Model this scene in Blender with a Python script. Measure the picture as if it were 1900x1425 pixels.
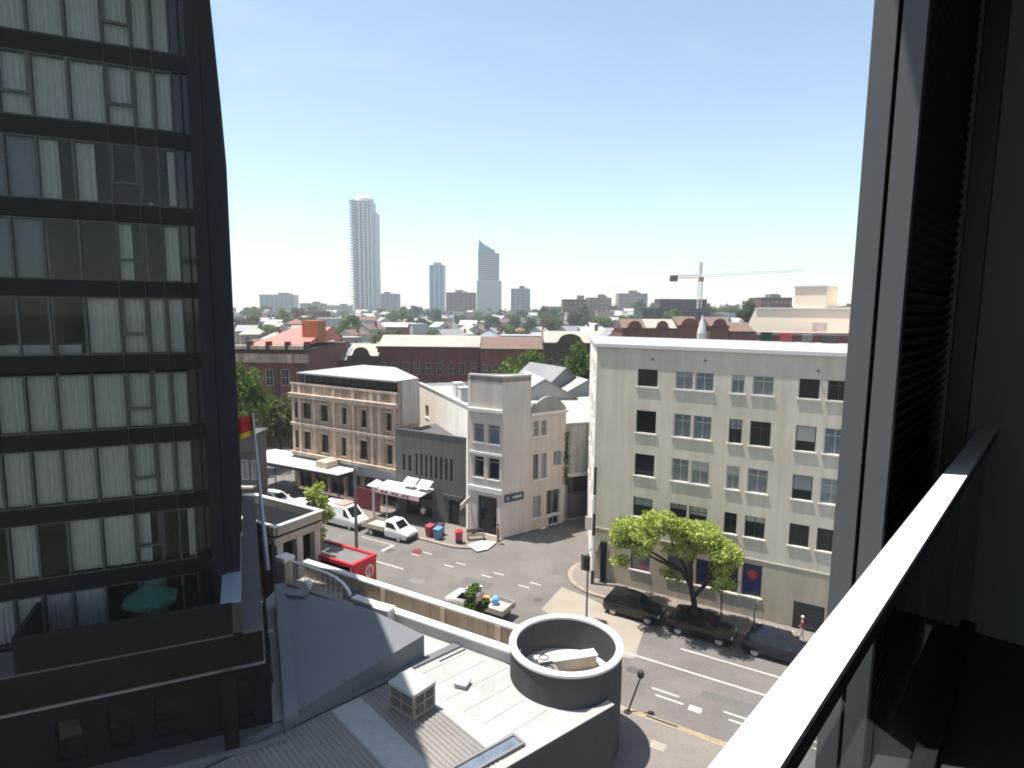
import bpy, bmesh, math, random
from mathutils import Vector, Matrix
random.seed(7)
R = math.radians
scene = bpy.context.scene
for _o in list(bpy.data.objects): bpy.data.objects.remove(_o)
col = scene.collection

# ------------------------------------------------------------------ camera, sky, sun, exposure
CAM_Z = 20.5; FPX = 1120.0; PITCH = R(7.0); ROLL = R(0.57)
cam_d = bpy.data.cameras.new('camera'); cam = bpy.data.objects.new('camera', cam_d); col.objects.link(cam)
cam_d.sensor_width = 36.0; cam_d.lens = 36.0 * FPX / 1900.0
cam_d.clip_start = 0.05; cam_d.clip_end = 20000
_fw = Vector((0, math.cos(PITCH), -math.sin(PITCH))); _rt0 = Vector((1, 0, 0)); _up0 = _rt0.cross(_fw)
_rt = _rt0 * math.cos(ROLL) + _up0 * math.sin(ROLL); _up = -_rt0 * math.sin(ROLL) + _up0 * math.cos(ROLL)
cam.matrix_world = Matrix(((_rt.x, _up.x, -_fw.x, 0), (_rt.y, _up.y, -_fw.y, 0), (_rt.z, _up.z, -_fw.z, CAM_Z), (0, 0, 0, 1)))
scene.camera = cam
SUN_AZ, SUN_EL = -77.0, 74.0
world = bpy.data.worlds.new('World'); scene.world = world; world.use_nodes = True
_n = world.node_tree; _bg = _n.nodes['Background']
_sky = _n.nodes.new('ShaderNodeTexSky'); _sky.sky_type = 'NISHITA'; _sky.sun_disc = False
_sky.sun_elevation = R(SUN_EL); _sky.sun_rotation = R(SUN_AZ % 360)
_sky.altitude = 0; _sky.air_density = 0.8; _sky.dust_density = 0.4; _sky.ozone_density = 1.0
_wb = _n.nodes.new('ShaderNodeMix'); _wb.data_type = 'RGBA'; _wb.blend_type = 'MULTIPLY'; _wb.inputs['Factor'].default_value = 1.0; _wb.inputs[7].default_value = (1.12, 1.08, 0.93, 1)   # camera white balance
_n.links.new(_sky.outputs[0], _wb.inputs[6]); _tc = _n.nodes.new('ShaderNodeTexCoord'); _mp = _n.nodes.new('ShaderNodeMapping'); _mp.inputs['Scale'].default_value = (1.6, 2.2, 7.0); _mp.inputs['Rotation'].default_value = (0.25, 0.1, 0.5)
_nz = _n.nodes.new('ShaderNodeTexNoise'); _nz.inputs['Scale'].default_value = 1.7; _nz.inputs['Detail'].default_value = 7; _nz.inputs['Roughness'].default_value = 0.6; _nz.inputs['Distortion'].default_value = 0.6
_rp = _n.nodes.new('ShaderNodeValToRGB'); _rp.color_ramp.elements[0].position = 0.5; _rp.color_ramp.elements[1].position = 0.85; _rp.color_ramp.elements[1].color = (0.22, 0.22, 0.22, 1)
_ci = _n.nodes.new('ShaderNodeMix'); _ci.data_type = 'RGBA'; _ci.inputs[7].default_value = (4.2, 4.3, 4.4, 1)      # thin cirrus, everywhere the same kind
_n.links.new(_tc.outputs['Generated'], _mp.inputs[0]); _n.links.new(_mp.outputs[0], _nz.inputs[0]); _n.links.new(_nz.outputs['Fac'], _rp.inputs[0]); _n.links.new(_rp.outputs[0], _ci.inputs[0]); _n.links.new(_wb.outputs[2], _ci.inputs[6])
_n.links.new(_ci.outputs[2], _bg.inputs[0]); _bg.inputs[1].default_value = 0.118
_to_sun = Vector((math.cos(R(SUN_EL)) * math.sin(R(SUN_AZ)), math.cos(R(SUN_EL)) * math.cos(R(SUN_AZ)), math.sin(R(SUN_EL))))
sun_d = bpy.data.lights.new('sun', 'SUN'); sun_d.energy = 4.8; sun_d.angle = R(0.53); sun_d.color = (1.0, 0.955, 0.88)
sun = bpy.data.objects.new('sun', sun_d); col.objects.link(sun); sun.rotation_euler = _to_sun.to_track_quat('Z', 'Y').to_euler()
scene.view_settings.view_transform = 'Standard'; scene.view_settings.look = 'None'
scene.view_settings.exposure = 1.05; scene.view_settings.gamma = 1.0; scene.view_settings.use_curve_mapping = False
scene.render.resolution_x = 1024; scene.render.resolution_y = 768
scene.cycles.filter_width = 1.9; scene.cycles.max_bounces = 8; scene.cycles.transparent_max_bounces = 16

# ------------------------------------------------------------------ pixel rays and local frames
def ray(x, y):
    d = _fw * FPX + _rt * (x - 950) - _up * (y - 712.5); return d.normalized()
CP = Vector((0, 0, CAM_Z))
def G(x, y, z=0.0):
    d = ray(x, y); return CP + d * ((z - CAM_Z) / d.z)
def atY(x, y, Y):
    d = ray(x, y); return CP + d * (Y / d.y)
def azd(a): return Vector((math.sin(R(a)), math.cos(R(a)), 0))
class Frame:
    def __init__(s, o, ax): s.o = Vector(o); s.ax = Vector(ax); s.ay = Vector((-ax[1], ax[0], 0)); s.rot = math.atan2(ax[1], ax[0])
    def p(s, a, b, z=0.0): return s.o + s.ax * a + s.ay * b + Vector((0, 0, z))
    def inv(s, q): v = q - s.o; return (v.dot(s.ax), v.dot(s.ay), q.z)
ST = Frame((0, 0, 0), (math.sin(R(59.5)), -math.cos(R(59.5)), 0))      # street: a along, b across
TW = Frame((-11.6, 25.0, 0), (math.sin(R(66)), math.cos(R(66)), 0))    # dark tower
BA = Frame((0, 0, 0), (math.sin(R(42.5)), math.cos(R(42.5)), 0))       # own balcony: a along rail, b to the outside
WF = Frame((0, 0, 0), (1, 0, 0))
def sn(x, y, n):
    d = ray(x, y); q = CP + d * (n / d.dot(ST.ay)); return ST.inv(q)

# ------------------------------------------------------------------ mesh builder
class MB:
    def __init__(s): s.v = []; s.f = []; s.m = []
    def add(s, vs, fs, mi=0):
        k = len(s.v); s.v += [tuple(v) for v in vs]; s.f += [tuple(i + k for i in f) for f in fs]; s.m += [mi] * len(fs); return s
    def box(s, a0, a1, b0, b1, z0, z1, fr=WF, mi=0):
        c = [fr.p(a, b, z) for z in (z0, z1) for a, b in ((a0, b0), (a1, b0), (a1, b1), (a0, b1))]
        return s.add(c, [(3, 2, 1, 0), (4, 5, 6, 7), (0, 1, 5, 4), (1, 2, 6, 5), (2, 3, 7, 6), (3, 0, 4, 7)], mi)
    def prism(s, poly, z0, z1, mi=0):
        n = len(poly); P = [Vector((p[0], p[1], 0)) for p in poly]
        area = sum(P[i].x * P[(i + 1) % n].y - P[(i + 1) % n].x * P[i].y for i in range(n))
        if area < 0: P.reverse()
        z0s = z0 if isinstance(z0, (list, tuple)) else [z0] * n; z1s = z1 if isinstance(z1, (list, tuple)) else [z1] * n
        if area < 0: z0s = list(reversed(z0s)); z1s = list(reversed(z1s))
        vs = [(p.x, p.y, z0s[i]) for i, p in enumerate(P)] + [(p.x, p.y, z1s[i]) for i, p in enumerate(P)]
        fs = [tuple(range(n - 1, -1, -1)), tuple(range(n, 2 * n))] + [(i, (i + 1) % n, n + (i + 1) % n, n + i) for i in range(n)]
        return s.add(vs, fs, mi)
    def tube(s, p0, p1, r0, r1=None, n=8, caps=True, mi=0):
        r1 = r0 if r1 is None else r1; p0 = Vector(p0); p1 = Vector(p1); d = (p1 - p0).normalized()
        x = d.orthogonal().normalized(); y = d.cross(x); vs = []
        for p, r in ((p0, r0), (p1, r1)):
            for i in range(n):
                t = 2 * math.pi * i / n; vs.append(p + x * (r * math.cos(t)) + y * (r * math.sin(t)))
        fs = [(i, (i + 1) % n, n + (i + 1) % n, n + i) for i in range(n)]
        if caps: fs += [tuple(range(n - 1, -1, -1)), tuple(range(n, 2 * n))]
        return s.add(vs, fs, mi)
    def path(s, pts, rs, n=6, mi=0):
        for i in range(len(pts) - 1): s.tube(pts[i], pts[i + 1], rs[i], rs[i + 1], n, True, mi)
        return s
    def lathe(s, c, prof, n=24, mi=0, closed=False):
        vs = []
        for r, z in prof:
            for i in range(n):
                t = 2 * math.pi * i / n; vs.append((c[0] + r * math.cos(t), c[1] + r * math.sin(t), z))
        k = len(prof); fs = []
        for j in range(k if closed else k - 1):
            j2 = (j + 1) % k
            for i in range(n): fs.append((j * n + i, j * n + (i + 1) % n, j2 * n + (i + 1) % n, j2 * n + i))
        if not closed: fs += [tuple(range(n - 1, -1, -1)), tuple(range((k - 1) * n, k * n))]
        return s.add(vs, fs, mi)
    def facade(s, fr, L, z0, z1, ops, depth=0.18, mi=0, a0=0.0):
        """wall sheet on b=0 of a frame (outside is -b) with reveals of the given depth at the openings"""
        xs = sorted(set([a0, L] + [o[0] for o in ops] + [o[1] for o in ops])); zs = sorted(set([z0, z1] + [o[2] for o in ops] + [o[3] for o in ops]))
        for i in range(len(xs) - 1):
            for j in range(len(zs) - 1):
                cx = (xs[i] + xs[i + 1]) / 2; cz = (zs[j] + zs[j + 1]) / 2
                if any(o[0] < cx < o[1] and o[2] < cz < o[3] for o in ops): continue
                s.add([fr.p(xs[i], 0, zs[j]), fr.p(xs[i + 1], 0, zs[j]), fr.p(xs[i + 1], 0, zs[j + 1]), fr.p(xs[i], 0, zs[j + 1])], [(0, 1, 2, 3)], mi)
        for o in ops:
            q = [fr.p(a, b, z) for b in (0, depth) for a, z in ((o[0], o[2]), (o[1], o[2]), (o[1], o[3]), (o[0], o[3]))]
            s.add(q, [(0, 4, 5, 1), (1, 5, 6, 2), (2, 6, 7, 3), (3, 7, 4, 0)], mi)
        return s
    def mesh(s, name, mats, smooth=False, recalc=True):
        me = bpy.data.meshes.new(name); me.from_pydata(s.v, [], s.f)
        if not isinstance(mats, (list, tuple)): mats = [mats]
        for m in [q for q in mats if q]: me.materials.append(m)
        if len(mats) > 1: me.polygons.foreach_set('material_index', s.m)
        if smooth: me.polygons.foreach_set('use_smooth', [True] * len(me.polygons))
        if recalc:
            bm = bmesh.new(); bm.from_mesh(me); bmesh.ops.recalc_face_normals(bm, faces=bm.faces); bm.to_mesh(me); bm.free()
        me.update(); return me
    def build(s, name, mats, parent=None, smooth=False, recalc=True): return obj(name, s.mesh(name, mats, smooth, recalc), parent)
def obj(name, me, parent=None, loc=None, rz=0.0):
    o = bpy.data.objects.new(name, me); col.objects.link(o)
    if loc is not None: o.location = loc; o.rotation_euler = (0, 0, rz)
    if parent is not None:
        o.parent = parent
        if loc is None or True: o.matrix_parent_inverse = pmat(parent).inverted()
    return o
def pmat(o):
    m = o.matrix_basis.copy()
    if o.parent is not None: m = pmat(o.parent) @ o.matrix_parent_inverse @ m
    return m
def tag(o, label, cat, group=None, kind=None):
    if label: o['label'] = label
    if cat: o['category'] = cat
    if group: o['group'] = group
    if kind: o['kind'] = kind
    return o
def struct(o): o['kind'] = 'structure'; return o
def stuff(o): o['kind'] = 'stuff'; return o
def thing(name, label, cat, loc=(0, 0, 0), rz=0.0, group=None):
    o = bpy.data.objects.new(name, None); col.objects.link(o); o.location = loc; o.rotation_euler = (0, 0, rz); o.empty_display_size = 0.2
    return tag(o, label, cat, group)
def lpart(name, me, parent):                       # a part whose mesh is in the parent's own coordinates
    o = bpy.data.objects.new(name, me); col.objects.link(o); o.parent = parent; return o
def dup(root, loc, rz, label=None, group=None, sc=None):
    r = root.copy(); col.objects.link(r); r.location = loc; r.rotation_euler = (0, 0, rz)
    if sc: r.scale = sc
    if label: r['label'] = label
    if group: r['group'] = group
    def kids(a, b):
        for ch in [c for c in a.children]:
            c = ch.copy(); col.objects.link(c); c.parent = b; kids(ch, c)
    kids(root, r); return r

# ------------------------------------------------------------------ materials
def mat(name, c, rough=0.75, var=0.10, sc=0.8, metal=0.0, bump=0.0, bsc=30.0, streak=0.0, spec=0.4, c2=None, fine=0.0):
    m = bpy.data.materials.new(name); m.use_nodes = True; nt = m.node_tree; N = nt.nodes; L = nt.links
    b = N['Principled BSDF']; b.inputs['Roughness'].default_value = rough; b.inputs['Metallic'].default_value = metal
    b.inputs['Specular IOR Level'].default_value = spec
    tc = N.new('ShaderNodeTexCoord')
    n1 = N.new('ShaderNodeTexNoise'); n1.inputs['Scale'].default_value = sc; n1.inputs['Detail'].default_value = 6; n1.inputs['Roughness'].default_value = 0.62
    L.new(tc.outputs['Object'], n1.inputs['Vector'])
    rp = N.new('ShaderNodeValToRGB'); rp.color_ramp.elements[0].position = 0.3; rp.color_ramp.elements[1].position = 0.7
    d = [max(0, x * (1 - var)) for x in c]; l = [min(1, x * (1 + var)) for x in (c2 or c)]
    rp.color_ramp.elements[0].color = (*d, 1); rp.color_ramp.elements[1].color = (*l, 1)
    L.new(n1.outputs['Fac'], rp.inputs['Fac']); out = rp.outputs['Color']
    if streak > 0 or fine > 0:
        mp = N.new('ShaderNodeMapping'); L.new(tc.outputs['Object'], mp.inputs['Vector'])
        mp.inputs['Scale'].default_value = (2.2, 2.2, 0.12) if streak > 0 else (9, 9, 9)
        n2 = N.new('ShaderNodeTexNoise'); n2.inputs['Scale'].default_value = 1.0; n2.inputs['Detail'].default_value = 5; L.new(mp.outputs[0], n2.inputs['Vector'])
        r2 = N.new('ShaderNodeValToRGB'); r2.color_ramp.elements[0].position = 0.35; r2.color_ramp.elements[1].position = 0.62
        k = 1 - max(streak, fine); r2.color_ramp.elements[0].color = (k, k * 0.98, k * 0.95, 1); r2.color_ramp.elements[1].color = (1, 1, 1, 1)
        L.new(n2.outputs['Fac'], r2.inputs['Fac'])
        mx = N.new('ShaderNodeMix'); mx.data_type = 'RGBA'; mx.blend_type = 'MULTIPLY'; mx.inputs['Factor'].default_value = 1.0
        L.new(out, mx.inputs[6]); L.new(r2.outputs['Color'], mx.inputs[7]); out = mx.outputs[2]
    L.new(out, b.inputs['Base Color'])
    if bump > 0:
        n3 = N.new('ShaderNodeTexNoise'); n3.inputs['Scale'].default_value = bsc; n3.inputs['Detail'].default_value = 4; L.new(tc.outputs['Object'], n3.inputs['Vector'])
        bp = N.new('ShaderNodeBump'); bp.inputs['Strength'].default_value = bump; bp.inputs['Distance'].default_value = 0.02
        L.new(n3.outputs['Fac'], bp.inputs['Height']); L.new(bp.outputs['Normal'], b.inputs['Normal'])
    return m
def glassmat(name, tint, refl=0.06, rough=0.02, ior=1.5):
    m = bpy.data.materials.new(name); m.use_nodes = True; nt = m.node_tree; N = nt.nodes; L = nt.links
    for x in list(N): N.remove(x)
    o = N.new('ShaderNodeOutputMaterial'); t = N.new('ShaderNodeBsdfTransparent'); t.inputs[0].default_value = (*tint, 1)
    g = N.new('ShaderNodeBsdfGlossy'); g.inputs['Roughness'].default_value = rough
    f = N.new('ShaderNodeFresnel'); f.inputs['IOR'].default_value = ior
    mx = N.new('ShaderNodeMixShader'); L.new(f.outputs[0], mx.inputs[0]); L.new(t.outputs[0], mx.inputs[1]); L.new(g.outputs[0], mx.inputs[2]); L.new(mx.outputs[0], o.inputs['Surface'])
    return m
def leafmat(name, c, c2, sc=0.7):
    m = bpy.data.materials.new(name); m.use_nodes = True; nt = m.node_tree; N = nt.nodes; L = nt.links
    for x in list(N): N.remove(x)
    o = N.new('ShaderNodeOutputMaterial'); d = N.new('ShaderNodeBsdfDiffuse'); t = N.new('ShaderNodeBsdfTranslucent'); mx = N.new('ShaderNodeMixShader'); mx.inputs[0].default_value = 0.35
    g = N.new('ShaderNodeNewGeometry'); n = N.new('ShaderNodeTexNoise'); n.inputs['Scale'].default_value = sc; L.new(g.outputs['Position'], n.inputs['Vector'])
    ad = N.new('ShaderNodeMath'); ad.operation = 'ADD'; mu = N.new('ShaderNodeMath'); mu.operation = 'MULTIPLY'; mu.inputs[1].default_value = 0.5
    L.new(g.outputs['Random Per Island'], mu.inputs[0]); L.new(mu.outputs[0], ad.inputs[0])
    m2 = N.new('ShaderNodeMath'); m2.operation = 'MULTIPLY'; m2.inputs[1].default_value = 0.7; L.new(n.outputs['Fac'], m2.inputs[0]); L.new(m2.outputs[0], ad.inputs[1])
    rp = N.new('ShaderNodeValToRGB'); rp.color_ramp.elements[0].color = (*c, 1); rp.color_ramp.elements[1].color = (*c2, 1); rp.color_ramp.elements[0].position = 0.25; rp.color_ramp.elements[1].position = 0.85
    L.new(ad.outputs[0], rp.inputs[0]); L.new(rp.outputs[0], d.inputs[0]); L.new(rp.outputs[0], t.inputs[0])
    L.new(d.outputs[0], mx.inputs[1]); L.new(t.outputs[0], mx.inputs[2]); L.new(mx.outputs[0], o.inputs['Surface']); return m

m_asph = mat('asphalt', (0.138, 0.126, 0.118), 0.85, 0.20, 0.30, bump=0.2, bsc=60, fine=0.16)
m_conc = mat('concrete_paving', (0.27, 0.238, 0.195), 0.85, 0.12, 0.5, bump=0.1, fine=0.12)
m_pave = mat('pavement_asphalt', (0.18, 0.158, 0.142), 0.85, 0.12, 0.4, bump=0.12, fine=0.12)
m_kerb = mat('kerb_stone', (0.270, 0.225, 0.175), 0.85, 0.15, 1.2, fine=0.15)
m_paint = mat('road_paint', (0.500, 0.485, 0.460), 0.7, 0.12, 3.0, fine=0.3)
m_yellow = mat('yellow_paint', (0.360, 0.235, 0.070), 0.7, 0.2, 3.0, fine=0.3)
m_earth = mat('hill_ground', (0.090, 0.097, 0.060), 0.95, 0.3, 0.02)
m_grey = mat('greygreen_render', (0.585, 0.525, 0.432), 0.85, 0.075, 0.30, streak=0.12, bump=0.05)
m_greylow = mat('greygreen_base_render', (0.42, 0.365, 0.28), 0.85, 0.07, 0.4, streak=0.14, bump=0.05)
m_cream = mat('cream_render', (0.86, 0.81, 0.74), 0.8, 0.06, 0.5, streak=0.10)
m_white = mat('white_paint', (0.6, 0.59, 0.57), 0.7, 0.05, 0.6, fine=0.06)
m_sill = mat('sill_paint', (0.62, 0.58, 0.53), 0.7, 0.05, 1.0)
m_roofw = mat('white_roof_membrane', (0.335, 0.33, 0.32), 0.7, 0.13, 0.5, fine=0.10)
m_pale = mat('pale_render', (0.54, 0.485, 0.44), 0.85, 0.06, 0.4, streak=0.12)
m_pale2 = mat('pale_pink_render', (0.52, 0.45, 0.405), 0.85, 0.07, 0.4, streak=0.12)
m_stone = mat('sandstone', (0.44, 0.32, 0.235), 0.88, 0.34, 0.9, streak=0.42, bump=0.15)
m_stonel = mat('sandstone_trim', (0.54, 0.43, 0.345), 0.85, 0.2, 1.0, streak=0.25)
m_club = mat('charcoal_render', (0.115, 0.113, 0.102), 0.85, 0.10, 0.5, streak=0.15)
m_clubd = mat('dark_recess', (0.055, 0.055, 0.05), 0.8, 0.1)
m_brick = mat('dark_red_brick', (0.165, 0.05, 0.036), 0.9, 0.22, 1.5, streak=0.2)
m_brick2 = mat('red_brown_brick', (0.2, 0.072, 0.05), 0.9, 0.2, 1.5, streak=0.2)
m_brick3 = mat('brown_brick', (0.1, 0.055, 0.042), 0.9, 0.22, 1.5, streak=0.2)
m_rtile = mat('red_roof_sheet', (0.60, 0.15, 0.12), 0.6, 0.10, 1.0)
m_dark = mat('dark_cladding', (0.009, 0.01, 0.012), 0.5, 0.12, 0.6, streak=0.10, spec=0.06)
m_dark2 = mat('charcoal_metal', (0.017, 0.019, 0.023), 0.95, 0.08, 0.8, streak=0.06, spec=0.0)
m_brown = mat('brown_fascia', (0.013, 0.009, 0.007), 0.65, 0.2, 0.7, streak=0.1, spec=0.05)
m_trim = mat('bright_metal_trim', (0.13, 0.13, 0.135), 0.4, 0.05)
m_ledge = mat('grey_coping', (0.08, 0.078, 0.077), 0.8, 0.1, 0.8, fine=0.1)
m_curt = mat('curtain_cloth', (0.660, 0.645, 0.610), 0.9, 0.06, 1.5)
m_curt2 = mat('grey_blind', (0.26, 0.275, 0.29), 0.9, 0.05, 1.0)
m_room = mat('room_plaster', (0.22, 0.21, 0.2), 0.9, 0.05)
m_glass = glassmat('window_glass', (0.72, 0.745, 0.755), ior=1.4)
m_balglass = glassmat('balustrade_glass', (0.76, 0.81, 0.80), ior=1.4)
m_pane = mat('dark_pane', (0.010, 0.0115, 0.013), 0.06, 0.03, 0.5, spec=0.4)
m_pane_c = mat('curtained_pane', (0.20, 0.215, 0.235), 0.15, 0.18, 2.5, spec=0.5, streak=0.25)
m_pane_b = mat('blue_pane', (0.14, 0.17, 0.215), 0.12, 0.2, 2.0, spec=0.6, streak=0.25)
m_frame = mat('window_frame_paint', (0.500, 0.480, 0.450), 0.6, 0.05)
m_framed = mat('dark_window_frame', (0.045, 0.045, 0.045), 0.5, 0.1)
m_shroof = mat('bluegrey_roof_sheet', (0.125, 0.13, 0.142), 0.6, 0.05, 0.5, fine=0.05)
m_corr = mat('corrugated_steel', (0.2, 0.185, 0.17), 0.6, 0.10, 0.6, fine=0.1)
m_cyl = mat('charcoal_drum_render', (0.068, 0.067, 0.068), 0.85, 0.06, 0.6, streak=0.10, spec=0.12)
m_blackm = mat('black_metal', (0.02, 0.02, 0.022), 0.4, 0.1)
m_steel = mat('grey_steel_pole', (0.17, 0.165, 0.16), 0.5, 0.1, 2.0)
m_wood = mat('timber_pole', (0.085, 0.065, 0.05), 0.9, 0.2, 2.0, streak=0.2)
m_red = mat('red_enamel', (0.55, 0.025, 0.035), 0.35, 0.08, 1.5)
m_redd = mat('maroon_paint', (0.15, 0.02, 0.025), 0.7, 0.1)
m_green = mat('green_cloth', (0.005, 0.05, 0.032), 0.8, 0.1)
m_beige = mat('beige_block', (0.5, 0.41, 0.31), 0.88, 0.14, 1.3, streak=0.16, bump=0.1)
m_bark = mat('bark', (0.055, 0.042, 0.032), 0.95, 0.25, 4.0, bump=0.4)
m_leaf = leafmat('bright_leaf', (0.085, 0.14, 0.02), (0.56, 0.62, 0.16), 1.7)
m_leaf2 = leafmat('mid_leaf', (0.05, 0.09, 0.014), (0.17, 0.25, 0.04), 0.4)
m_leaf3 = leafmat('dark_leaf', (0.03, 0.055, 0.02), (0.11, 0.16, 0.05), 0.3)
m_leaf4 = leafmat('olive_leaf', (0.06, 0.07, 0.025), (0.17, 0.17, 0.07), 0.3)
m_carw = mat('white_car_paint', (0.78, 0.78, 0.77), 0.25, 0.03, spec=0.6)
m_carb = mat('black_car_paint', (0.004, 0.0045, 0.006), 0.18, 0.05, spec=0.6)
m_carn = mat('navy_car_paint', (0.006, 0.009, 0.022), 0.18, 0.05, spec=0.6)
m_tyre = mat('tyre_rubber', (0.018, 0.018, 0.018), 0.9, 0.1)
m_rim = mat('alloy_rim', (0.45, 0.45, 0.46), 0.35, 0.05, metal=0.6)
m_lamp = mat('lamp_lens', (0.7, 0.7, 0.68), 0.15, 0.05)
m_tail = mat('tail_lens', (0.35, 0.02, 0.02), 0.2, 0.05)
m_skin = mat('skin', (0.45, 0.27, 0.19), 0.6, 0.05)
m_hair = mat('dark_hair', (0.03, 0.02, 0.015), 0.7, 0.1)

# ------------------------------------------------------------------ ground, road, pavements
def hill(x, y):
    d = math.hypot(x, y)
    if y < 0: return 0.0
    t = max(0.0, min(1.0, (x / max(d, 1) + 0.1) / 0.35)); k = 0.018 + 0.016 * t * t * (3 - 2 * t)
    z = max(0.0, min(d, 760) - 115) * k
    if d > 1500: z -= (d - 1500) * 0.016
    return z
mb = MB(); xs_ = [-2600, -1800, -1200] + list(range(-800, 801, 40)) + [1200, 1800, 2600]
ys_ = [-1500, -800, -200] + list(range(-40, 1601, 40)) + [1800, 2100, 2400]
mb.v = [(x, y, hill(x, y) - 0.03) for y in ys_ for x in xs_]; nx = len(xs_)
mb.f = [(j * nx + i, j * nx + i + 1, (j + 1) * nx + i + 1, (j + 1) * nx + i) for j in range(len(ys_) - 1) for i in range(nx - 1)]; mb.m = [0] * len(mb.f)
struct(mb.build('ground', m_earth, smooth=True, recalc=False))
def sheet(name, pts, z, m, parent=None):
    b = MB(); b.add([(p[0], p[1], z) for p in pts], [tuple(range(len(pts)))]); me = b.mesh(name, m, recalc=False)
    if me.polygons[0].normal.z < 0: me.flip_normals()
    return obj(name, me, parent)
def sp(*ab): return [ST.p(a, b) for a, b in ab]
road = struct(sheet('road', sp((-140, 22), (60, 22), (60, 60), (-17, 60), (-12, 75), (-40, 75), (-40, 47), (-56.5, 47), (-56.5, 95), (-140, 95)), 0.0, m_asph))
# raised pavements (0.13 m kerb step)
def arc(c, r, a0, a1, n=7): return [(c[0] + r * math.cos(R(a0 + (a1 - a0) * i / n)), c[1] + r * math.sin(R(a0 + (a1 - a0) * i / n))) for i in range(n + 1)]
far_l = [(-57.5, 40.6)] + [(-31.0, 40.6)] + arc((-30.2, 43.6), 3.0, -90, -10, 6) + [(-27.0, 44.6), (-27.0, 47.5), (-57.5, 47.5)]
corner_r = [(58, 38.8)] + [(-15.4, 38.8)] + arc((-15.6, 42.4), 3.6, -95, -195, 8) + [(-18.6, 46.0), (-14.0, 58), (-8, 58), (58, 43)]
near = [(-130, 31.7), (-24.5, 31.7), (-18, 30.4), (-13, 28.6), (-10, 28.05), (58, 28.05), (58, 12), (-8, 12), (-14, 22.5), (-130, 22.5)]
def pavement(name, poly, m):
    P = sp(*poly); o = struct(MB().prism(P, -0.02, 0.13).build(name, m)); return o
pv_far = pavement('pavement_far_side', far_l, m_pave); pv_cor = pavement('pavement_corner', corner_r, m_pave); pv_near = pavement('pavement_near_side', near, m_pave)
def kerb(pts, parent, w=0.32, L=1.6):
    pts = [Vector((p[0], p[1], 0)) for p in sp(*pts)]; k = 0
    for i in range(len(pts) - 1):
        d = pts[i + 1] - pts[i]; ln = d.length; d.normalize(); nrm = Vector((-d.y, d.x, 0)); n = max(1, int(round(ln / L)))
        for j in range(n):
            p0 = pts[i] + d * (ln * j / n + 0.008); p1 = pts[i] + d * (ln * (j + 1) / n - 0.008)
            b = MB(); b.prism([p0 - nrm * 0.03, p1 - nrm * 0.03, p1 + nrm * w, p0 + nrm * w], 0.0, 0.140 + 0.003 * ((j * 7) % 3)); b.build('kerb_stone', m_kerb, parent); k += 1
kerb([(-57.5, 47.5), (-57.5, 40.6), (-31.0, 40.6)] + arc((-30.2, 43.6), 3.0, -90, -10, 5), pv_far)
kerb(list(reversed([(4, 38.8), (-15.4, 38.8)] + arc((-15.6, 42.4), 3.6, -95, -195, 7))), pv_cor)
kerb(list(reversed([(-40, 31.7), (-24.5, 31.7), (-18, 30.4), (-13, 28.6), (-10, 28.05), (6, 28.05)])), pv_near)
# pale concrete apron and ramp at the corner
P = [G(*q) for q in ((1042, 1089), (1090, 1108), (1196, 1163), (1178, 1222), (1120, 1215), (1005, 1130))]
struct(sheet('concrete_apron', P, 0.006, m_conc))
struct(sheet('kerb_ramp', [G(*q) for q in ((868, 1014), (893, 1006), (922, 1008), (905, 1022), (885, 1026))], 0.150, m_white))
# painted markings
def mark(pix, w, m=m_paint, name='lane_line', z=0.008):
    for a, b in zip(pix[:-1], pix[1:]):
        p, q = G(*a), G(*b); d = (q - p).normalized(); n = Vector((-d.y, d.x, 0)) * w / 2
        sheet(name, [p - n, q - n, q + n, p + n], z, m, road)
def sline(a0, a1, b, w=0.12, m=m_paint, z=0.008, name='lane_line'): sheet(name, sp((a0, b - w / 2), (a1, b - w / 2), (a1, b + w / 2), (a0, b + w / 2)), z, m, road)
sline(-11.9, 20, 33.1, 0.14); sline(-8.6, 20, 35.25, 0.12); sline(-33.4, -30.5, 35.1, 0.14); sline(-45.0, -38.5, 35.4, 0.14)
for a in (-27.9, -24.3, -21.0): sline(a - 0.35, a + 0.55, 37.5, 0.13); sline(a + 0.2, a + 1.1, 38.35, 0.13)
sline(-31.4, -30.4, 38.6, 0.13); sline(-31.9, -31.1, 37.8, 0.13)
sline(-38.3, -34.4, 38.4, 0.10); sheet('lane_line', sp((-34.6, 36.9), (-34.3, 36.9), (-34.3, 38.4), (-34.6, 38.4)), 0.008, m_paint, road)
for a in (-8.9, -5.1, -1.3): sline(a, a + 1.5, 30.55, 0.13); sline(a + 0.35, a + 1.85, 30.05, 0.13)
sheet('lane_line', sp((-6.75, 29.75), (-6.1, 29.75), (-6.1, 30.2), (-6.75, 30.2)), 0.008, m_paint, road)
sline(-9.3, 14, 27.95, 0.10, m_yellow, 0.146, 'kerb_line'); sline(-9.3, 14, 28.2, 0.16, m_yellow, 0.008, 'kerb_line')
sheet('manhole_cover', sp((-7.6, 25.9), (-6.85, 25.9), (-6.85, 26.45), (-7.6, 26.45)), 0.137, m_conc, pv_near)
for k, (a, b_, w_, h_, c_) in enumerate(((-25.5, 35.6, 2.6, 1.1, .112), (-6.5, 31.2, 3.8, .7, .112), (-20.2, 40.6, 1.6, 2.6, .112), (-38, 36.8, 4.5, .9, .112), (-2.0, 34.2, 2.2, .8, .112), (-29.0, 33.6, 1.4, .8, .16))):
    sheet('road_patch', sp((a, b_), (a + w_, b_ + .05), (a + w_ - .1, b_ + h_), (a + .08, b_ + h_ - .06)), 0.0045, mat('asphalt_repair', (c_, c_ * .95, c_ * .92), .9, .12, .8, fine=.1), road)
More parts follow.
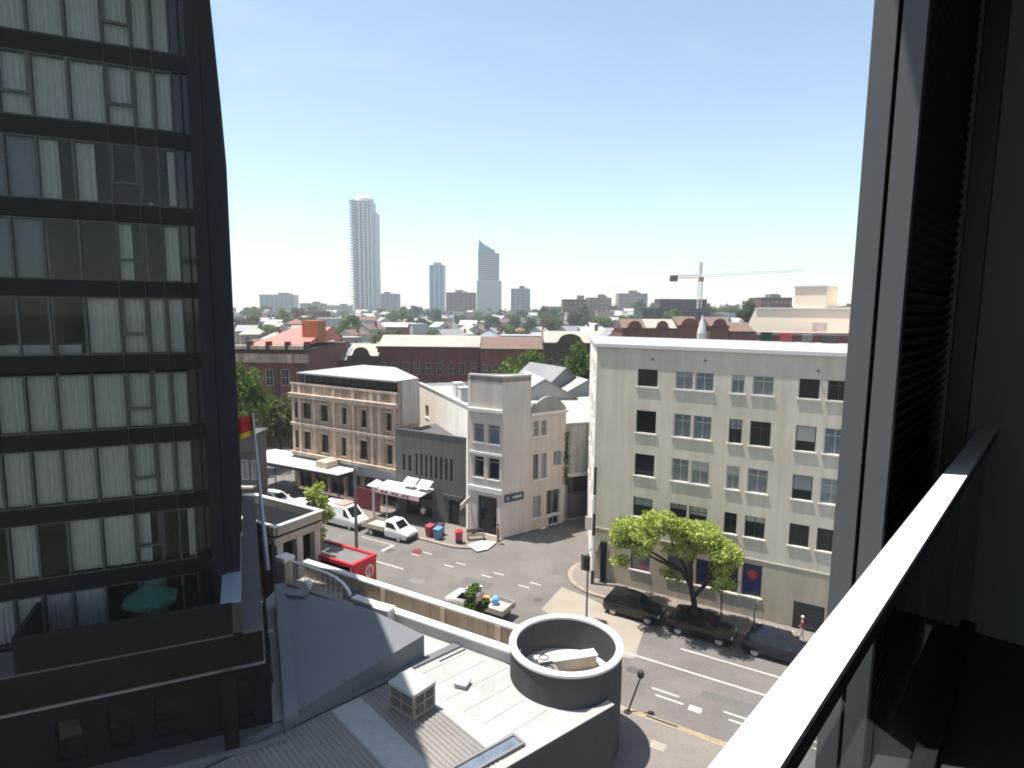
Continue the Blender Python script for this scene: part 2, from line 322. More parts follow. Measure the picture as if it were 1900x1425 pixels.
for k, (a, b_) in enumerate(((-24.6, 34.4), (-10.4, 31.6), (-19.0, 36.2), (-34.0, 37.4))):
    c = ST.p(a, b_); b = MB(); b.add([(c.x + .34 * math.cos(6.2832 * i / 20), c.y + .34 * math.sin(6.2832 * i / 20), 0.0088) for i in range(20)], [tuple(range(20))]); b.build('manhole_cover', m_ledge, road, recalc=False)
sheet('road_patch', [G(*q) for q in ((763, 1021), (778, 1018), (786, 1026), (770, 1030))], 0.007, m_redd, road)

# ------------------------------------------------------------------ windows
_wc = {}
def window(parent, fr, a0, a1, z0, z1, depth=0.16, pane=None, fm=None, mull=1, trans=None, sill=True, arch=False, name='window', sillm=None):
    w = round(a1 - a0, 2); h = round(z1 - z0, 2); fm = fm or m_frame; pane = pane or m_pane; key = (w, h, pane.name, fm.name, mull, trans, sill, depth)
    if key not in _wc:
        t = 0.055; f = MB(); x = w / 2
        f.box(-x, -x + t, -0.02, 0.05, 0, h); f.box(x - t, x, -0.02, 0.05, 0, h); f.box(-x + t, x - t, -0.02, 0.05, 0, t); f.box(-x + t, x - t, -0.02, 0.05, h - t, h)
        for i in range(mull): c = -x + w * (i + 1) / (mull + 1); f.box(c - 0.022, c + 0.022, -0.015, 0.045, t, h - t)
        if trans: f.box(-x + t, x - t, -0.012, 0.042, h * trans - 0.022, h * trans + 0.022)
        p = MB().box(-x + t * 0.6, x - t * 0.6, 0.012, 0.03, t * 0.6, h - t * 0.6)
        s = MB().box(-x - 0.10, x + 0.10, -depth - 0.07, -0.022, -0.10, -0.002) if sill else None
        _wc[key] = (f.mesh('window', fm), p.mesh('pane', pane), s.mesh('sill', sillm or m_sill) if s else None)
    f, p, s = _wc[key]
    o = obj(name, f, parent, fr.p((a0 + a1) / 2, depth, z0), fr.rot)
    lpart('pane', p, o)
    if s: lpart('sill', s, o)
    return o

# ------------------------------------------------------------------ grey-green building by the tree
gb = thing('apartment_block', 'grey green five storey block with rows of windows behind the street tree', 'building', ST.p(-17.15, 41.4))
FG = Frame(ST.p(-17.15, 41.4), ST.ax)
def gA(s): return s + 17.15
colsA = [(-14.0, -12.55), (-11.3, -10.12), (-9.95, -8.75), (-7.6, -6.78), (-6.27, -5.02), (-3.55, -2.4), (-1.95, -0.75), (1.2, 2.4), (3.0, 4.2), (6.2, 7.0), (7.6, 8.8), (11, 12.2)]
rows = [(15.2, 16.43), (11.85, 13.47), (8.7, 10.3), (5.62, 7.08)]
ops = []; wins = []
pt = {(0, 1): 'c', (0, 2): 'b', (0, 3): 'b', (0, 4): 'c', (1, 1): 'b', (1, 2): 'b', (1, 6): 'b', (2, 1): 'c', (2, 2): 'c', (2, 3): 'c', (2, 4): 'c', (2, 6): 'c', (3, 4): 'd'}
for r, (z0, z1) in enumerate(rows):
    for c, (s0, s1) in enumerate(colsA):
        ops.append((gA(s0), gA(s1), z0, z1)); k = pt.get((r, c), 'd' if c < 7 else 'dcb'[(r * 3 + c) % 3])
        wins.append((gA(s0), gA(s1), z0, z1, {'d': m_pane, 'b': m_pane_b, 'c': m_pane_c}[k], 0 if c in (0, 5) else 1))
gw = [(-14.05, -12.6, 1.55, 3.0), (-11.3, -9.9, 1.5, 3.3), (-9.3, -8.1, 1.5, 3.4), (-7.6, -6.5, 1.5, 3.75), (-6.25, -5.0, 1.55, 3.8)]
for s0, s1, z0, z1 in gw: ops.append((gA(s0), gA(s1), z0, z1))
ops.append((gA(-3.0), gA(-1.2), 0.13, 1.95)); ops.append((gA(2.0), gA(4.4), 0.13, 2.6))
LOW = 4.15
o_lo = [o for o in ops if o[3] <= LOW]; o_hi = [o for o in ops if o[2] >= LOW]
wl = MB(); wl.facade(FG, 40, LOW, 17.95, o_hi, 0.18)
Lfr = Frame(ST.p(-17.15, 41.4) + azd(5.5) * 15, -azd(5.5)); 
side_ops = [(15 - a - 1.3, 15 - a, z0, z1) for (z0, z1) in rows for a in (2.0, 6.0, 10.0)]
backR = ST.p(22.85, 57); backL = ST.p(-17.15, 41.4) + azd(5.5) * 15
wl.add([(backL.x, backL.y, 0.1), (backR.x, backR.y, 0.1), (backR.x, backR.y, 17.95), (backL.x, backL.y, 17.95)], [(0, 1, 2, 3)])
fR = ST.p(22.85, 41.4); wl.add([(fR.x, fR.y, 0.1), (backR.x, backR.y, 0.1), (backR.x, backR.y, 17.95), (fR.x, fR.y, 17.95)], [(0, 1, 2, 3)])
wl.build('wall', m_grey, gb, recalc=False)
MB().facade(Lfr, 15, 0.1, 17.95, side_ops, 0.18).build('side_wall', m_cream, gb, recalc=False)
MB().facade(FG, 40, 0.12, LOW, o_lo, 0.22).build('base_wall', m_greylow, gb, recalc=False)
MB().box(0, 40, -0.03, -0.002, LOW - 0.03, LOW + 0.05, FG).build('string_course', m_grey, gb)
fl = ST.p(-17.15, 41.4)
MB().prism([fl, fR, backR, backL], 17.96, 18.06).build('roof', m_roofw, gb)
MB().box(-0.12, 40, -0.14, 0.16, 17.90, 18.14, FG).build('parapet_coping', m_white, gb)
MB().box(-0.02, 15.1, -0.14, 0.14, 17.91, 18.12, Lfr).build('parapet_coping', m_white, gb)
for a0, a1, z0, z1, pm, mu in wins: window(gb, FG, a0, a1, z0, z1, 0.16, pm, m_frame if pm is not m_pane else m_framed, mu, 0.72 if mu else None)
m_blind = mat('roller_blind', (0.42, 0.40, 0.36), .8, .06, 2.0); rnb = random.Random(4)
for ch_ in [c_ for c_ in gb.children if c_.name.startswith('window') and c_.name != 'window']:
    if rnb.random() < .42:
        bx_ = [v.co for v in ch_.data.vertices]; xw = max(v.x for v in bx_) - .06; zh = max(v.z for v in bx_) - .05; fr_ = rnb.choice([.25, .4, .4, .6]); lpart('blind', MB().box(-xw, xw, 0.004, 0.0105, zh * (1 - fr_), zh).mesh('blind', m_blind if rnb.random() < .6 else m_curt2), ch_)
for a0, a1, z0, z1 in side_ops: window(gb, Lfr, a0, a1, z0, z1, 0.16, m_pane, m_framed, 0, None)
m_poster1 = mat('poster_red_blue', (0.02, 0.03, 0.112), 0.3, 0.3, 2.0); m_poster2 = mat('poster_red', (0.6, 0.03, 0.02), 0.4, 0.1, 4.0)
m_pink = mat('poster_pink', (0.5, 0.05, 0.2), 0.4, 0.2, 2.0); m_gold = mat('poster_yellow', (0.55, 0.42, 0.03), 0.4, 0.2, 3.0)
for i, (s0, s1, z0, z1) in enumerate(gw):
    w = window(gb, FG, gA(s0), gA(s1), z0, z1, 0.2, m_poster1 if i > 1 else m_pane_c, m_framed, 0, None, name='shop_window')
    cx = (s0 + s1) / 2; zc = (z0 + z1) / 2
    if i == 4:
        b = MB(); n = 14
        b.add([FG.p(gA(cx) + 0.36 * math.cos(2 * math.pi * k / n) * (1 if k % 2 else 0.72), 0.205, zc + 0.35 + 0.36 * math.sin(2 * math.pi * k / n) * (1 if k % 2 else 0.75)) for k in range(n)], [tuple(range(n))]); b.build('poster_print', m_poster2, w, recalc=False)
    if i == 3: b = MB().box(gA(cx) - 0.18, gA(cx) + 0.12, 0.203, 0.208, zc - 0.8, zc - 0.35, FG); b.build('poster_print', m_gold, w)
    if i == 0: b = MB().box(gA(cx) - 0.1, gA(cx) + 0.5, 0.203, 0.208, z0 + 0.1, z0 + 0.35, FG); b.build('poster_print', m_pink, w)
gd = MB().box(gA(-2.96), gA(-1.24), 0.16, 0.2, 0.14, 1.93, FG).build('garage_door', m_clubd, gb)
for k in range(6): MB().box(gA(-2.96), gA(-1.24), 0.13, 0.158, 0.16 + k * 0.295, 0.16 + k * 0.295 + 0.26, FG).build('door_slat', m_clubd, gd)
MB().box(gA(2.0), gA(4.4), 0.16, 0.2, 0.14, 2.6, FG).build('garage_door', m_clubd, gb)
b = MB().box(gA(-16.28), gA(-15.94), -0.34, -0.003, 0.2, 3.2, FG); b.build('electrical_riser', m_dark2, gb)
for s, z in ((-13.0, 17.1), (-2.6, 16.9), (-9.4, 17.2)): MB().box(gA(s), gA(s) + 0.14, -0.12, -0.002, z, z + 0.12, FG).build('wall_vent', m_ledge, gb)
b = MB(); c0 = FG.p(gA(-16.75), -0.05, 3.6); b.prism([FG.p(gA(-17.0), -0.003), FG.p(gA(-16.4), -0.003), FG.p(gA(-16.4), -0.75), FG.p(gA(-17.0), -0.75)], [2.9, 2.9, 2.5, 2.5], [3.3, 3.3, 2.56, 2.56]); b.build('door_hood', m_ledge, gb)

# ------------------------------------------------------------------ pale corner building
PC = ST.p(-27.2, 44.6); PFr = Frame(ST.p(-30.7, 44.6), ST.ax); SIDE = azd(55); PSd = Frame(PC, SIDE)
pb = thing('corner_building', 'tall pale rendered corner building with plain parapet and black doorway', 'building', PC)
fo = [(0.40, 1.55, 8.6, 10.3), (1.95, 3.2, 8.6, 10.3), (0.40, 1.55, 5.35, 7.3), (1.95, 3.2, 5.35, 7.3), (0.85, 3.0, 0.14, 3.7)]
b = MB(); b.facade(PFr, 3.5, 0.1, 14.7, fo, 0.3); b.facade(PSd, 3.1, 0.1, 14.7, [], 0.2)
rl = PFr.p(0, 0); q2 = PSd.p(3.1, 0); q3 = q2 + azd(-23) * 1.5; q4 = rl + azd(-23) * 0.45
for p, q in ((q2, q3), (q3, q4), (q4, rl)): b.add([(p.x, p.y, 0.1), (q.x, q.y, 0.1), (q.x, q.y, 14.7), (p.x, p.y, 14.7)], [(0, 1, 2, 3)])
b.build('wall', m_pale, pb, recalc=False)
MB().prism([rl, PC, q2, q3, q4], 14.2, 14.6).build('roof', m_roofw, pb)
MB().box(-0.05, 3.55, -0.06, 0.2, 14.68, 14.8, PFr).build('parapet_coping', m_white, pb); MB().box(0.0, 3.15, -0.06, 0.2, 14.67, 14.79, PSd).build('parapet_coping', m_white, pb)
MB().box(-0.12, 3.55, -0.28, -0.002, 11.45, 11.75, PFr).build('cornice', m_sill, pb); MB().box(-0.1, 3.53, -0.18, -0.003, 4.1, 4.55, PFr).build('cornice', m_white, pb)
MB().box(-0.05, 3.5, -0.10, -0.002, 7.55, 7.75, PFr).build('string_course', m_sill, pb)
for a0, a1, z0, z1 in fo[:4]: window(pb, PFr, a0, a1, z0, z1, 0.26, m_pane_b if z0 > 8 else m_pane, m_frame, 0, 0.8, True)
MB().box(0.85, 3.0, 0.28, 0.32, 0.14, 3.7, PFr).build('doorway', m_pane, pb)
MB().box(0.30, 0.84, -0.07, -0.002, 0.13, 4.09, PFr).build('pilaster', m_pale, pb); MB().box(3.01, 3.45, -0.07, -0.002, 0.13, 4.09, PFr).build('pilaster', m_pale, pb)
MB().box(0.15, 2.9, -0.03, -0.002, 5.2, 7.6, PSd).build('wall_panel', m_pale, pb)
m_navy = mat('navy_sign', (0.025, 0.035, 0.07), 0.5, 0.1)
sg_ = MB().box(0.25, 2.35, -0.10, -0.003, 3.35, 4.05, PSd).build('sign_board', m_navy, pb)
MB().box(0.40, 0.75, -0.108, -0.102, 3.52, 3.88, PSd).build('sign_print', m_pane_b, sg_)
for k in range(6): MB().box(1.12 + 0.17 * k, 1.12 + 0.17 * k + 0.12, -0.108, -0.102, 3.60, 3.60 + (0.26 if k % 2 else 0.20), PSd).build('sign_letter', m_white, sg_)
b = MB(); p = PFr.p(0.1, -0.1, 3.1); b.prism([PFr.p(-0.1, -0.02), PFr.p(0.0, -0.02), PFr.p(0.0, -1.35), PFr.p(-0.1, -1.35)], [2.9, 2.9, 2.45, 2.45], [3.4, 3.4, 2.95, 2.95]); b.build('projecting_sign', m_pale2, pb)

hb = thing('side_street_house', 'pinkish rendered house with curved parapet along the side street', 'building', PSd.p(3.1, 0))
H2 = Frame(PSd.p(3.12, 0.05), SIDE); so = [(0.35, 0.95, 9.0, 10.4), (1.25, 1.85, 9.0, 10.4), (0.35, 1.0, 4.9, 7.3), (1.3, 1.95, 4.9, 7.3), (2.75, 3.75, 5.9, 7.3), (0.4, 1.35, 1.2, 3.3), (2.0, 3.6, 1.2, 3.6), (2.3, 3.5, 0.15, 0.95)]
b = MB(); b.facade(H2, 4.2, 0.1, 11.1, so, 0.2)
p, q = H2.p(4.2, 0), H2.p(4.2, 8); b.add([(p.x, p.y, 0.1), (q.x, q.y, 0.1), (q.x, q.y, 11.1), (p.x, p.y, 11.1)], [(0, 1, 2, 3)])
b.build('wall', m_pale2, hb, recalc=False)
MB().prism([H2.p(0, 0.3), H2.p(4.2, 0.3), H2.p(4.2, 8), H2.p(0, 8)], 10.6, 10.9).build('roof', m_shroof, hb)
m_stg = mat('grey_weathered_parapet', (0.30, 0.28, 0.26), .9, .15, 1.0, streak=.2)
n = 14; top = [(4.2 * i / n, 11.35 + 1.25 * math.sin(math.pi * i / n) ** 0.8) for i in range(n + 1)]
b = MB(); vs = [H2.p(a, bb, z) for bb in (0.0, 0.25) for a, z in top] + [H2.p(a, bb, 11.1) for bb in (0.0, 0.25) for a, z in top]; m1 = n + 1
fs = []
for i in range(n): fs += [(2 * m1 + i, 2 * m1 + i + 1, i + 1, i), (3 * m1 + i, m1 + i, m1 + i + 1, 3 * m1 + i + 1), (i, i + 1, m1 + i + 1, m1 + i)]
b.add(vs, fs).build('curved_parapet', m_stg, hb); MB().box(-0.05, 4.3, -0.18, -0.002, 10.95, 11.2, H2).build('cornice', m_sill, hb)
for i, (a0, a1, z0, z1) in enumerate(so): window(hb, H2, a0, a1, z0, z1, 0.18, m_pane if i in (6, 7, 2) else m_pane_c, m_frame, 1 if i > 1 else 0, 0.55 if i < 2 else None, i < 7)

g2 = thing('rendered_warehouse', 'grey rendered warehouse with wide shopfront at the end of the side street', 'building', H2.p(4.3, 0))
H3 = Frame(H2.p(4.45, 0.6), azd(68)); b = MB(); b.facade(H3, 9, 0.0, 9.6, [(0.5, 4.6, 0.1, 4.4)], 0.3)
p, q = H3.p(0, 0), H3.p(0, 9); b.add([(p.x, p.y, 0), (q.x, q.y, 0), (q.x, q.y, 9.6), (p.x, p.y, 9.6)], [(0, 1, 2, 3)]); b.build('wall', mat('weathered_grey_render', (0.36, 0.345, 0.32), 0.9, 0.12, 0.6, streak=0.25), g2, recalc=False)
MB().prism([H3.p(-0.2, -0.2), H3.p(9, -0.2), H3.p(9, 9), H3.p(-0.2, 9)], [9.6, 9.6, 10.6, 10.6], [9.75, 9.75, 10.75, 10.75]).build('roof', m_roofw, g2)
MB().box(0.5, 4.6, 0.24, 0.28, 0.1, 2.7, H3).build('roller_door', m_ledge, g2); MB().box(0.5, 4.6, 0.2, 0.28, 2.72, 4.4, H3).build('fanlight', m_pane, g2); MB().box(0.3, 4.8, -0.15, -0.002, 4.4, 4.75, H3).build('lintel', m_pale, g2)
for k in range(9): MB().box(0.5, 4.6, 0.2, 0.238, 0.12 + k * 0.285, 0.12 + k * 0.285 + 0.25, H3).build('door_slat', m_ledge, g2)

# ------------------------------------------------------------------ charcoal club
cb = thing('club_building', 'charcoal two storey club with a row of narrow vertical window slots', 'building', ST.p(-39.3, 45))
CF = Frame(ST.p(-39.95, 45.0), ST.ax); CL = 9.2
slots = [(2.55 + 0.60 * i, 2.55 + 0.60 * i + 0.27, 4.3, 6.5) for i in range(8)]
b = MB(); b.facade(CF, CL, 0.1, 8.64, slots + [(6.5, 7.8, 0.14, 2.5), (1.2, 4.6, 0.14, 2.9), (0.9, 1.25, 4.6, 6.2), (1.65, 2.0, 4.6, 6.2)], 0.35)
b.build('wall', m_club, cb, recalc=False)
MB().prism([CF.p(0, 0.3), CF.p(CL, 0.3), CF.p(CL, 6.5), CF.p(0, 6.5)], 7.9, 8.2).build('roof', m_ledge, cb)
MB().box(0, CL, -0.05, 0.3, 8.6, 8.72, CF).build('parapet_coping', m_ledge, cb)
for s in slots: MB().box(s[0] - 0.002, s[1] + 0.002, 0.25, 0.3, s[2], s[3], CF).build('slot_window', m_pane, cb)
for a in (0.9, 1.65): MB().box(a, a + 0.35, 0.25, 0.3, 4.6, 6.2, CF).build('slot_window', m_pane, cb)
MB().box(6.5, 7.8, 0.3, 0.34, 0.14, 2.5, CF).build('door', m_pane, cb); MB().box(1.2, 4.6, 0.3, 0.34, 0.14, 2.9, CF).build('shopfront_glass', m_pane, cb)
MB().box(5.9, 8.1, -0.12, -0.002, 2.6, 3.0, CF).build('door_lintel', m_ledge, cb)
# awning of the club
aw = thing('street_awning', 'white awning with pink lettered fascia over the club entrance', 'awning', ST.p(-38.5, 44))
AW = Frame(ST.p(-41.2, 45.0), ST.ax)
b = MB(); b.prism([AW.p(0.2, -0.02), AW.p(6.1, -0.02), AW.p(6.1, -2.3), AW.p(0.2, -2.3)], [3.15, 3.15, 2.95, 2.95], [3.27, 3.27, 3.07, 3.07]); b.build('awning_roof', m_white, aw)
m_pinkw = mat('pink_white_fascia', (0.62, 0.42, 0.40), 0.7, 0.15, 3.0)
fas = MB().box(0.18, 6.12, -2.36, -2.31, 2.65, 3.12, AW).build('fascia', m_pinkw, aw)
for k in range(9): MB().box(1.0 + k * 0.45, 1.0 + k * 0.45 + 0.3, -2.372, -2.362, 2.78, 3.0, AW).build('sign_letter', m_redd if k % 3 else m_white, fas)
for a in (0.3, 2.0): MB().tube(AW.p(a, -2.2, 0.13), AW.p(a, -2.2, 2.95), 0.13 if a < 1 else 0.06).build('post', m_white, aw)
b = MB(); c = AW.p(0.3, -1.9, 0)
b.prism([AW.p(-0.4, -2.4), AW.p(0.9, -2.4), AW.p(0.9, -0.9), AW.p(-0.4, -0.9)], 3.13, 3.2); b.add([AW.p(-0.4, -2.4, 3.2), AW.p(0.9, -2.4, 3.2), AW.p(0.9, -0.9, 3.2), AW.p(-0.4, -0.9, 3.2), AW.p(0.25, -1.65, 3.75)], [(0, 1, 4), (1, 2, 4), (2, 3, 4), (3, 0, 4)]); b.build('awning_cap', m_white, aw)
for a in (3.0, 4.75): 
    b = MB(); b.prism([AW.p(a, -0.3), AW.p(a + 1.5, -0.3), AW.p(a + 1.5, -1.2), AW.p(a, -1.2)], [4.05, 4.05, 3.45, 3.45], [4.12, 4.12, 3.52, 3.52]); b.build('roof_panel', m_white, aw)
MB().box(-3.4, 0.1, -1.2, -1.1, 0.13, 2.3, AW).build('hoarding_panel', m_redd, tag_h := thing('hoarding', 'maroon hoarding beside the club awning', 'hoarding', AW.p(-2, -1.2)))

# long white sunlit flank behind the club
rw = thing('party_wall_house', 'long white sunlit flank wall rising behind the club roof', 'building', (-7, 62, 0))
W0, W1 = Vector((-3.95, 54.15, 0)), Vector((-11.0, 71.2, 0)); WD = (W0 - W1).normalized(); RW = Frame(W1, WD); L_ = (W0 - W1).length
b = MB(); b.facade(RW, L_ - 0.05, 0.0, 11.7, [(L_ - 15.8, L_ - 14.2, 8.2, 9.6)], 0.2); p, q = RW.p(0, 0), RW.p(0, 6); b.add([(p.x, p.y, 0), (q.x, q.y, 0), (q.x, q.y, 11.7), (p.x, p.y, 11.7)], [(0, 1, 2, 3)]); b.build('wall', m_cream, rw, recalc=False)
MB().box(0, L_ - 0.3, -0.08, 0.22, 11.703, 11.85, RW).build('parapet_coping', m_white, rw); MB().box(0, L_ - 4.5, 0.24, 5.6, 11.2, 11.35, RW).build('roof', m_roofw, rw)
window(rw, RW, L_ - 15.8, L_ - 14.2, 8.2, 9.6, 0.18, m_pane, m_frame, 1, None)
for k, (a, d) in enumerate(((L_ - 6.4, 1.0), (L_ - 10.2, 1.6))):
    q = thing('rooftop_unit', 'white box unit on the flank roof nearest the corner parapet' if k == 0 else 'white box unit further back on the flank roof', 'roof unit', RW.p(a, d, 11.35)); MB().box(a, a + 1.1, d, d + 0.9, 11.353, 12.7, RW).build('housing', m_white, q); MB().box(a - .05, a + 1.15, d - .05, d + .95, 12.703, 12.78, RW).build('lid', m_white, q)

# ------------------------------------------------------------------ sandstone hotel
hn = 45.5; HF = Frame(ST.p(-55.6, hn), ST.ax); HL = 15.6
ht = thing('corner_hotel', 'weathered sandstone three storey hotel with cornice and rooftop bar', 'building', ST.p(-48, hn))
def hs(x, y): s, n, z = sn(x, y, hn); return s + 55.6
up_x = [(546, 551), (561, 576), (594, 608), (634, 642), (669.5, 679), (716, 726)]; lo_x = [(546.5, 552), (564, 577), (596.5, 610), (634, 642), (667, 681), (718, 728)]
uo = [(hs(a, 760), hs(b_, 760), 8.2, 10.0) for a, b_ in up_x]; lo = [(hs(a, 840), hs(b_, 840), 4.75, 6.75) for a, b_ in lo_x]
uo[0] = (0.25, 0.8, 8.2, 10.0); lo[0] = (0.25, 0.8, 4.75, 6.75)
go = [(0.8 + 2.5 * i, 2.8 + 2.5 * i, 0.3, 3.0) for i in range(6)]
b = MB(); b.facade(HF, HL, 0.1, 12.05, uo + lo + go, 0.3)
HSd = Frame(HF.p(HL, 0), ST.ay); b.facade(HSd, 3.3, 0.1, 13.2, [], 0.2)
p0, p1 = HF.p(HL, 3.3), HF.p(6.0, 10); b.add([(p0.x, p0.y, 0.1), (p1.x, p1.y, 0.1), (p1.x, p1.y, 13.2), (p0.x, p0.y, 13.2)], [(0, 1, 2, 3)])
b.build('wall', m_stone, ht, recalc=False)
b = MB(); p0, p1 = HF.p(0, 0), HF.p(0, 10); b.add([(p1.x, p1.y, 0.1), (p0.x, p0.y, 0.1), (p0.x, p0.y, 12.05), (p1.x, p1.y, 12.05)], [(0, 1, 2, 3)]); b.build('wall', m_stone, ht, recalc=False)
MB().box(HL + 0.003, HL + 0.03, 0.6, 3.28, 8.7, 13.2, HF).build('side_wall_render', m_pale2, ht)
for z0, z1, pr, mm in ((10.55, 10.95, 0.40, m_stonel), (10.95, 11.06, 0.50, m_stonel), (12.0, 12.2, 0.12, m_stonel), (7.35, 7.62, 0.22, m_stonel), (7.62, 7.70, 0.30, m_stonel), (3.95, 4.3, 0.22, m_stonel), (4.3, 4.38, 0.30, m_stonel)):
    MB().box(-0.15, HL, -pr, -0.003, z0, z1, HF).build('cornice', mm, ht)
for i, a in enumerate((0.02, 1.1, 3.35, 6.45, 9.35, 11.9, 12.9, 14.95)):
    for z0, z1 in ((4.38, 7.35), (7.70, 10.55)): MB().box(a, a + 0.38, -0.09, -0.002, z0, z1, HF).build('pilaster', m_stonel, ht)
    MB().box(a, a + 0.42, -0.10, -0.004, 11.06, 12.0, HF).build('parapet_pier', m_stonel, ht)
for i, (a0, a1, z0, z1) in enumerate(uo + lo):
    window(ht, HF, a0, a1, z0, z1, 0.26, m_pane, m_framed, 1 if a1 - a0 > 0.8 else 0, 0.5, True, sillm=m_stonel)
    MB().box(a0 - 0.14, a1 + 0.14, -0.10, -0.003, z1 + 0.08, z1 + 0.22, HF).build('lintel', m_stonel, ht)
    if i >= 6: MB().box(a0 - 0.10, a1 + 0.10, -0.14, -0.004, 7.08, 7.2, HF).build('hood_mould', m_stonel, ht)
for o in go: MB().box(o[0], o[1], 0.26, 0.3, o[2], o[3], HF).build('ground_glass', m_pane, ht)
# rooftop bar: dark glazing under a thin white roof
b = MB().prism([HF.p(1.3, .9), HF.p(HL - 1.0, .9), HF.p(HL - 1.0, 3.0), HF.p(6.2, 9), HF.p(1.3, 9)], 12.02, 13.15); rb = b.build('rooftop_room', m_pane, ht)
for k in range(14): MB().box(1.3 + k * 0.98, 1.36 + k * 0.98, 0.82, 0.897, 12.02, 13.15, HF).build('mullion', m_framed, rb)
b = MB(); b.prism([HF.p(0.5, 0.3), HF.p(HL - 0.4, 0.3), HF.p(HL - 0.01, 3.35), HF.p(6.3, 10.2), HF.p(1.0, 10.2)], [13.15, 13.15, 13.2, 13.3, 13.3], [13.3, 13.3, 13.35, 13.45, 13.45]); b.build('roof', m_roofw, ht)
MB().prism([HF.p(.3, .25), HF.p(HL - .02, .25), HF.p(HL - .02, 3.2), HF.p(6, 9.8), HF.p(.3, 9.8)], 11.6, 11.75).build('roof_deck', m_ledge, ht)
MB().box(-0.01, HL + 0.02, -0.04, -0.002, 3.0, 3.9, HF).build('ground_fascia', mat('grey_painted_fascia', (0.33, 0.33, 0.345), 0.7, 0.1), ht)
# big white street awning
ha = thing('hotel_awning', 'long white flat awning with dark edge around the hotel corner', 'awning', HF.p(3, -2))
P = [HF.p(-4.6, 1.0), HF.p(-4.4, -2.2), HF.p(-3.0, -3.6), HF.p(10.2, -3.0), HF.p(10.4, -0.5), HF.p(-0.3, -0.5), HF.p(-0.5, 1.2)]
MB().prism(P, 3.62, 3.72).build('awning_roof', m_white, ha); 
Pb = [HF.p(-4.5, 0.9), HF.p(-4.3, -2.1), HF.p(-2.95, -3.5), HF.p(10.1, -2.9), HF.p(10.3, -0.55), HF.p(-0.25, -0.55), HF.p(-0.45, 1.1)]
MB().prism(Pb, 3.3, 3.615).build('awning_fascia', m_blackm, ha)
for a in (0.0, 5.0, 9.8): MB().tube(HF.p(a, -2.6, 0.13), HF.p(a, -2.6, 3.3), 0.07).build('post', m_blackm, ha)
b = MB(); b.box(6.0, 7.6, -2.2, -0.6, 3.73, 4.4, HF); b.build('plant_box', m_beige, ha)

# ------------------------------------------------------------------ dark apartment tower on the left
tw = thing('apartment_tower', 'dark glazed apartment tower with curtained windows and charcoal spandrel bands', 'building', TW.p(-6, 0, 7.4))
sills = [30.03, 27.18, 24.33, 21.46, 18.63, 15.69, 12.86, 10.03]
bays = [-13.2, -12.0, -10.9, -9.9, -8.85, -7.95, -7.05, -6.1, -5.0, -3.85, -2.95, -2.3, -1.7]
A0 = -13.4
patt = ['ccccccccc', 'ccccccccc', 'bbbbhhddr', 'bbbbddhdc', 'dddddcccc', 'ccccccccc', 'ccccccccc', 'cdcdcchdr', 'cccccddcd']
patt = [p[:] for p in patt]
_cc = {}
def curtain_mesh(w, h, m, flat=False):
    k = (round(w, 2), round(h, 2), m.name, flat)
    if k not in _cc:
        b = MB(); n = 44 if not flat else 2; rnd = random.Random(hash(k) & 255); ph = rnd.random() * 6; vs = []
        for zz in (0, h):
            for i in range(n + 1):
                x = w * i / n; y = 0 if flat else 0.045 * math.sin(x * 46 + ph + 1.3 * math.sin(x * 7)) * (0.75 if zz else 1) + 0.02 * math.sin(x * 13)
                vs.append((x, y, zz))
        b.add(vs, [(i, i + 1, n + 2 + i, n + 1 + i) for i in range(n)]); _cc[k] = b.mesh('curtain', m, smooth=not flat, recalc=False)
    return _cc[k]
_tw = {}
def bay_window(a0, a1, z0, z1, trans, kind):
    w = round(a1 - a0, 2); h = round(z1 - z0, 2); k = (w, h, trans)
    if k not in _tw:
        f = MB(); x = w / 2; t = 0.045
        f.box(-x, -x + t, -0.05, 0.08, 0, h); f.box(x - t, x, -0.05, 0.08, 0, h); f.box(-x + t, x - t, -0.03, 0.08, 0, t); f.box(-x + t, x - t, -0.03, 0.08, h - t, h)
        if trans: f.box(-x + t, x - t, -0.05, 0.08, h * 0.36 - 0.05, h * 0.36 + 0.05); f.box(-x + t, -x + t + 0.06, -0.045, 0.07, h * 0.36 + 0.05, h - t); f.box(x - t - 0.06, x - t, -0.045, 0.07, h * 0.36 + 0.05, h - t)
        _tw[k] = (f.mesh('window', m_framed), MB().add([(-x + t, 0.02, t), (x - t, 0.02, t), (x - t, 0.02, h - t), (-x + t, 0.02, h - t)], [(0, 1, 2, 3)]).mesh('pane', m_glass, recalc=False))
    f, p = _tw[k]; o = obj('window', f, tw, TW.p((a0 + a1) / 2, 0.0, z0), TW.rot); lpart('pane', p, o)
    if kind == 'd': return
    if kind == 'c': segs = [(-w / 2 + 0.05, w - 0.1)]
    elif kind == 'h': segs = [(-w / 2 + 0.05, w * 0.5)]
    elif kind == 'r': segs = [(-w / 2 + w * 0.5, w * 0.5 - 0.05)]
    else: segs = [(-w / 2 + 0.05, w - 0.1)]
    for x0, ww in segs:
        c = lpart('curtain' if kind != 'b' else 'blind', curtain_mesh(ww, h - 0.12, m_curt2 if kind == 'b' else m_curt, kind == 'b'), o); c.location = (x0, 0.22, 0.06)
for fi, z0 in enumerate(sills + [7.5]):
    z1 = z0 + 2.2 if fi < 8 else 9.38
    for bi in range(len(bays) - 1):
        kk = bi - 3
        kind = patt[fi][kk] if kk >= 0 else 'cd'[(bi + fi) % 2]
        if fi == 8: kind = 'cccccdcdd'[kk] if kk >= 0 else 'd'
        tr = (bi == 9) or (fi == 1 and bi == 6) or (fi == 0 and bi == 9)
        bay_window(bays[bi], bays[bi + 1], z0, z1, tr, kind)
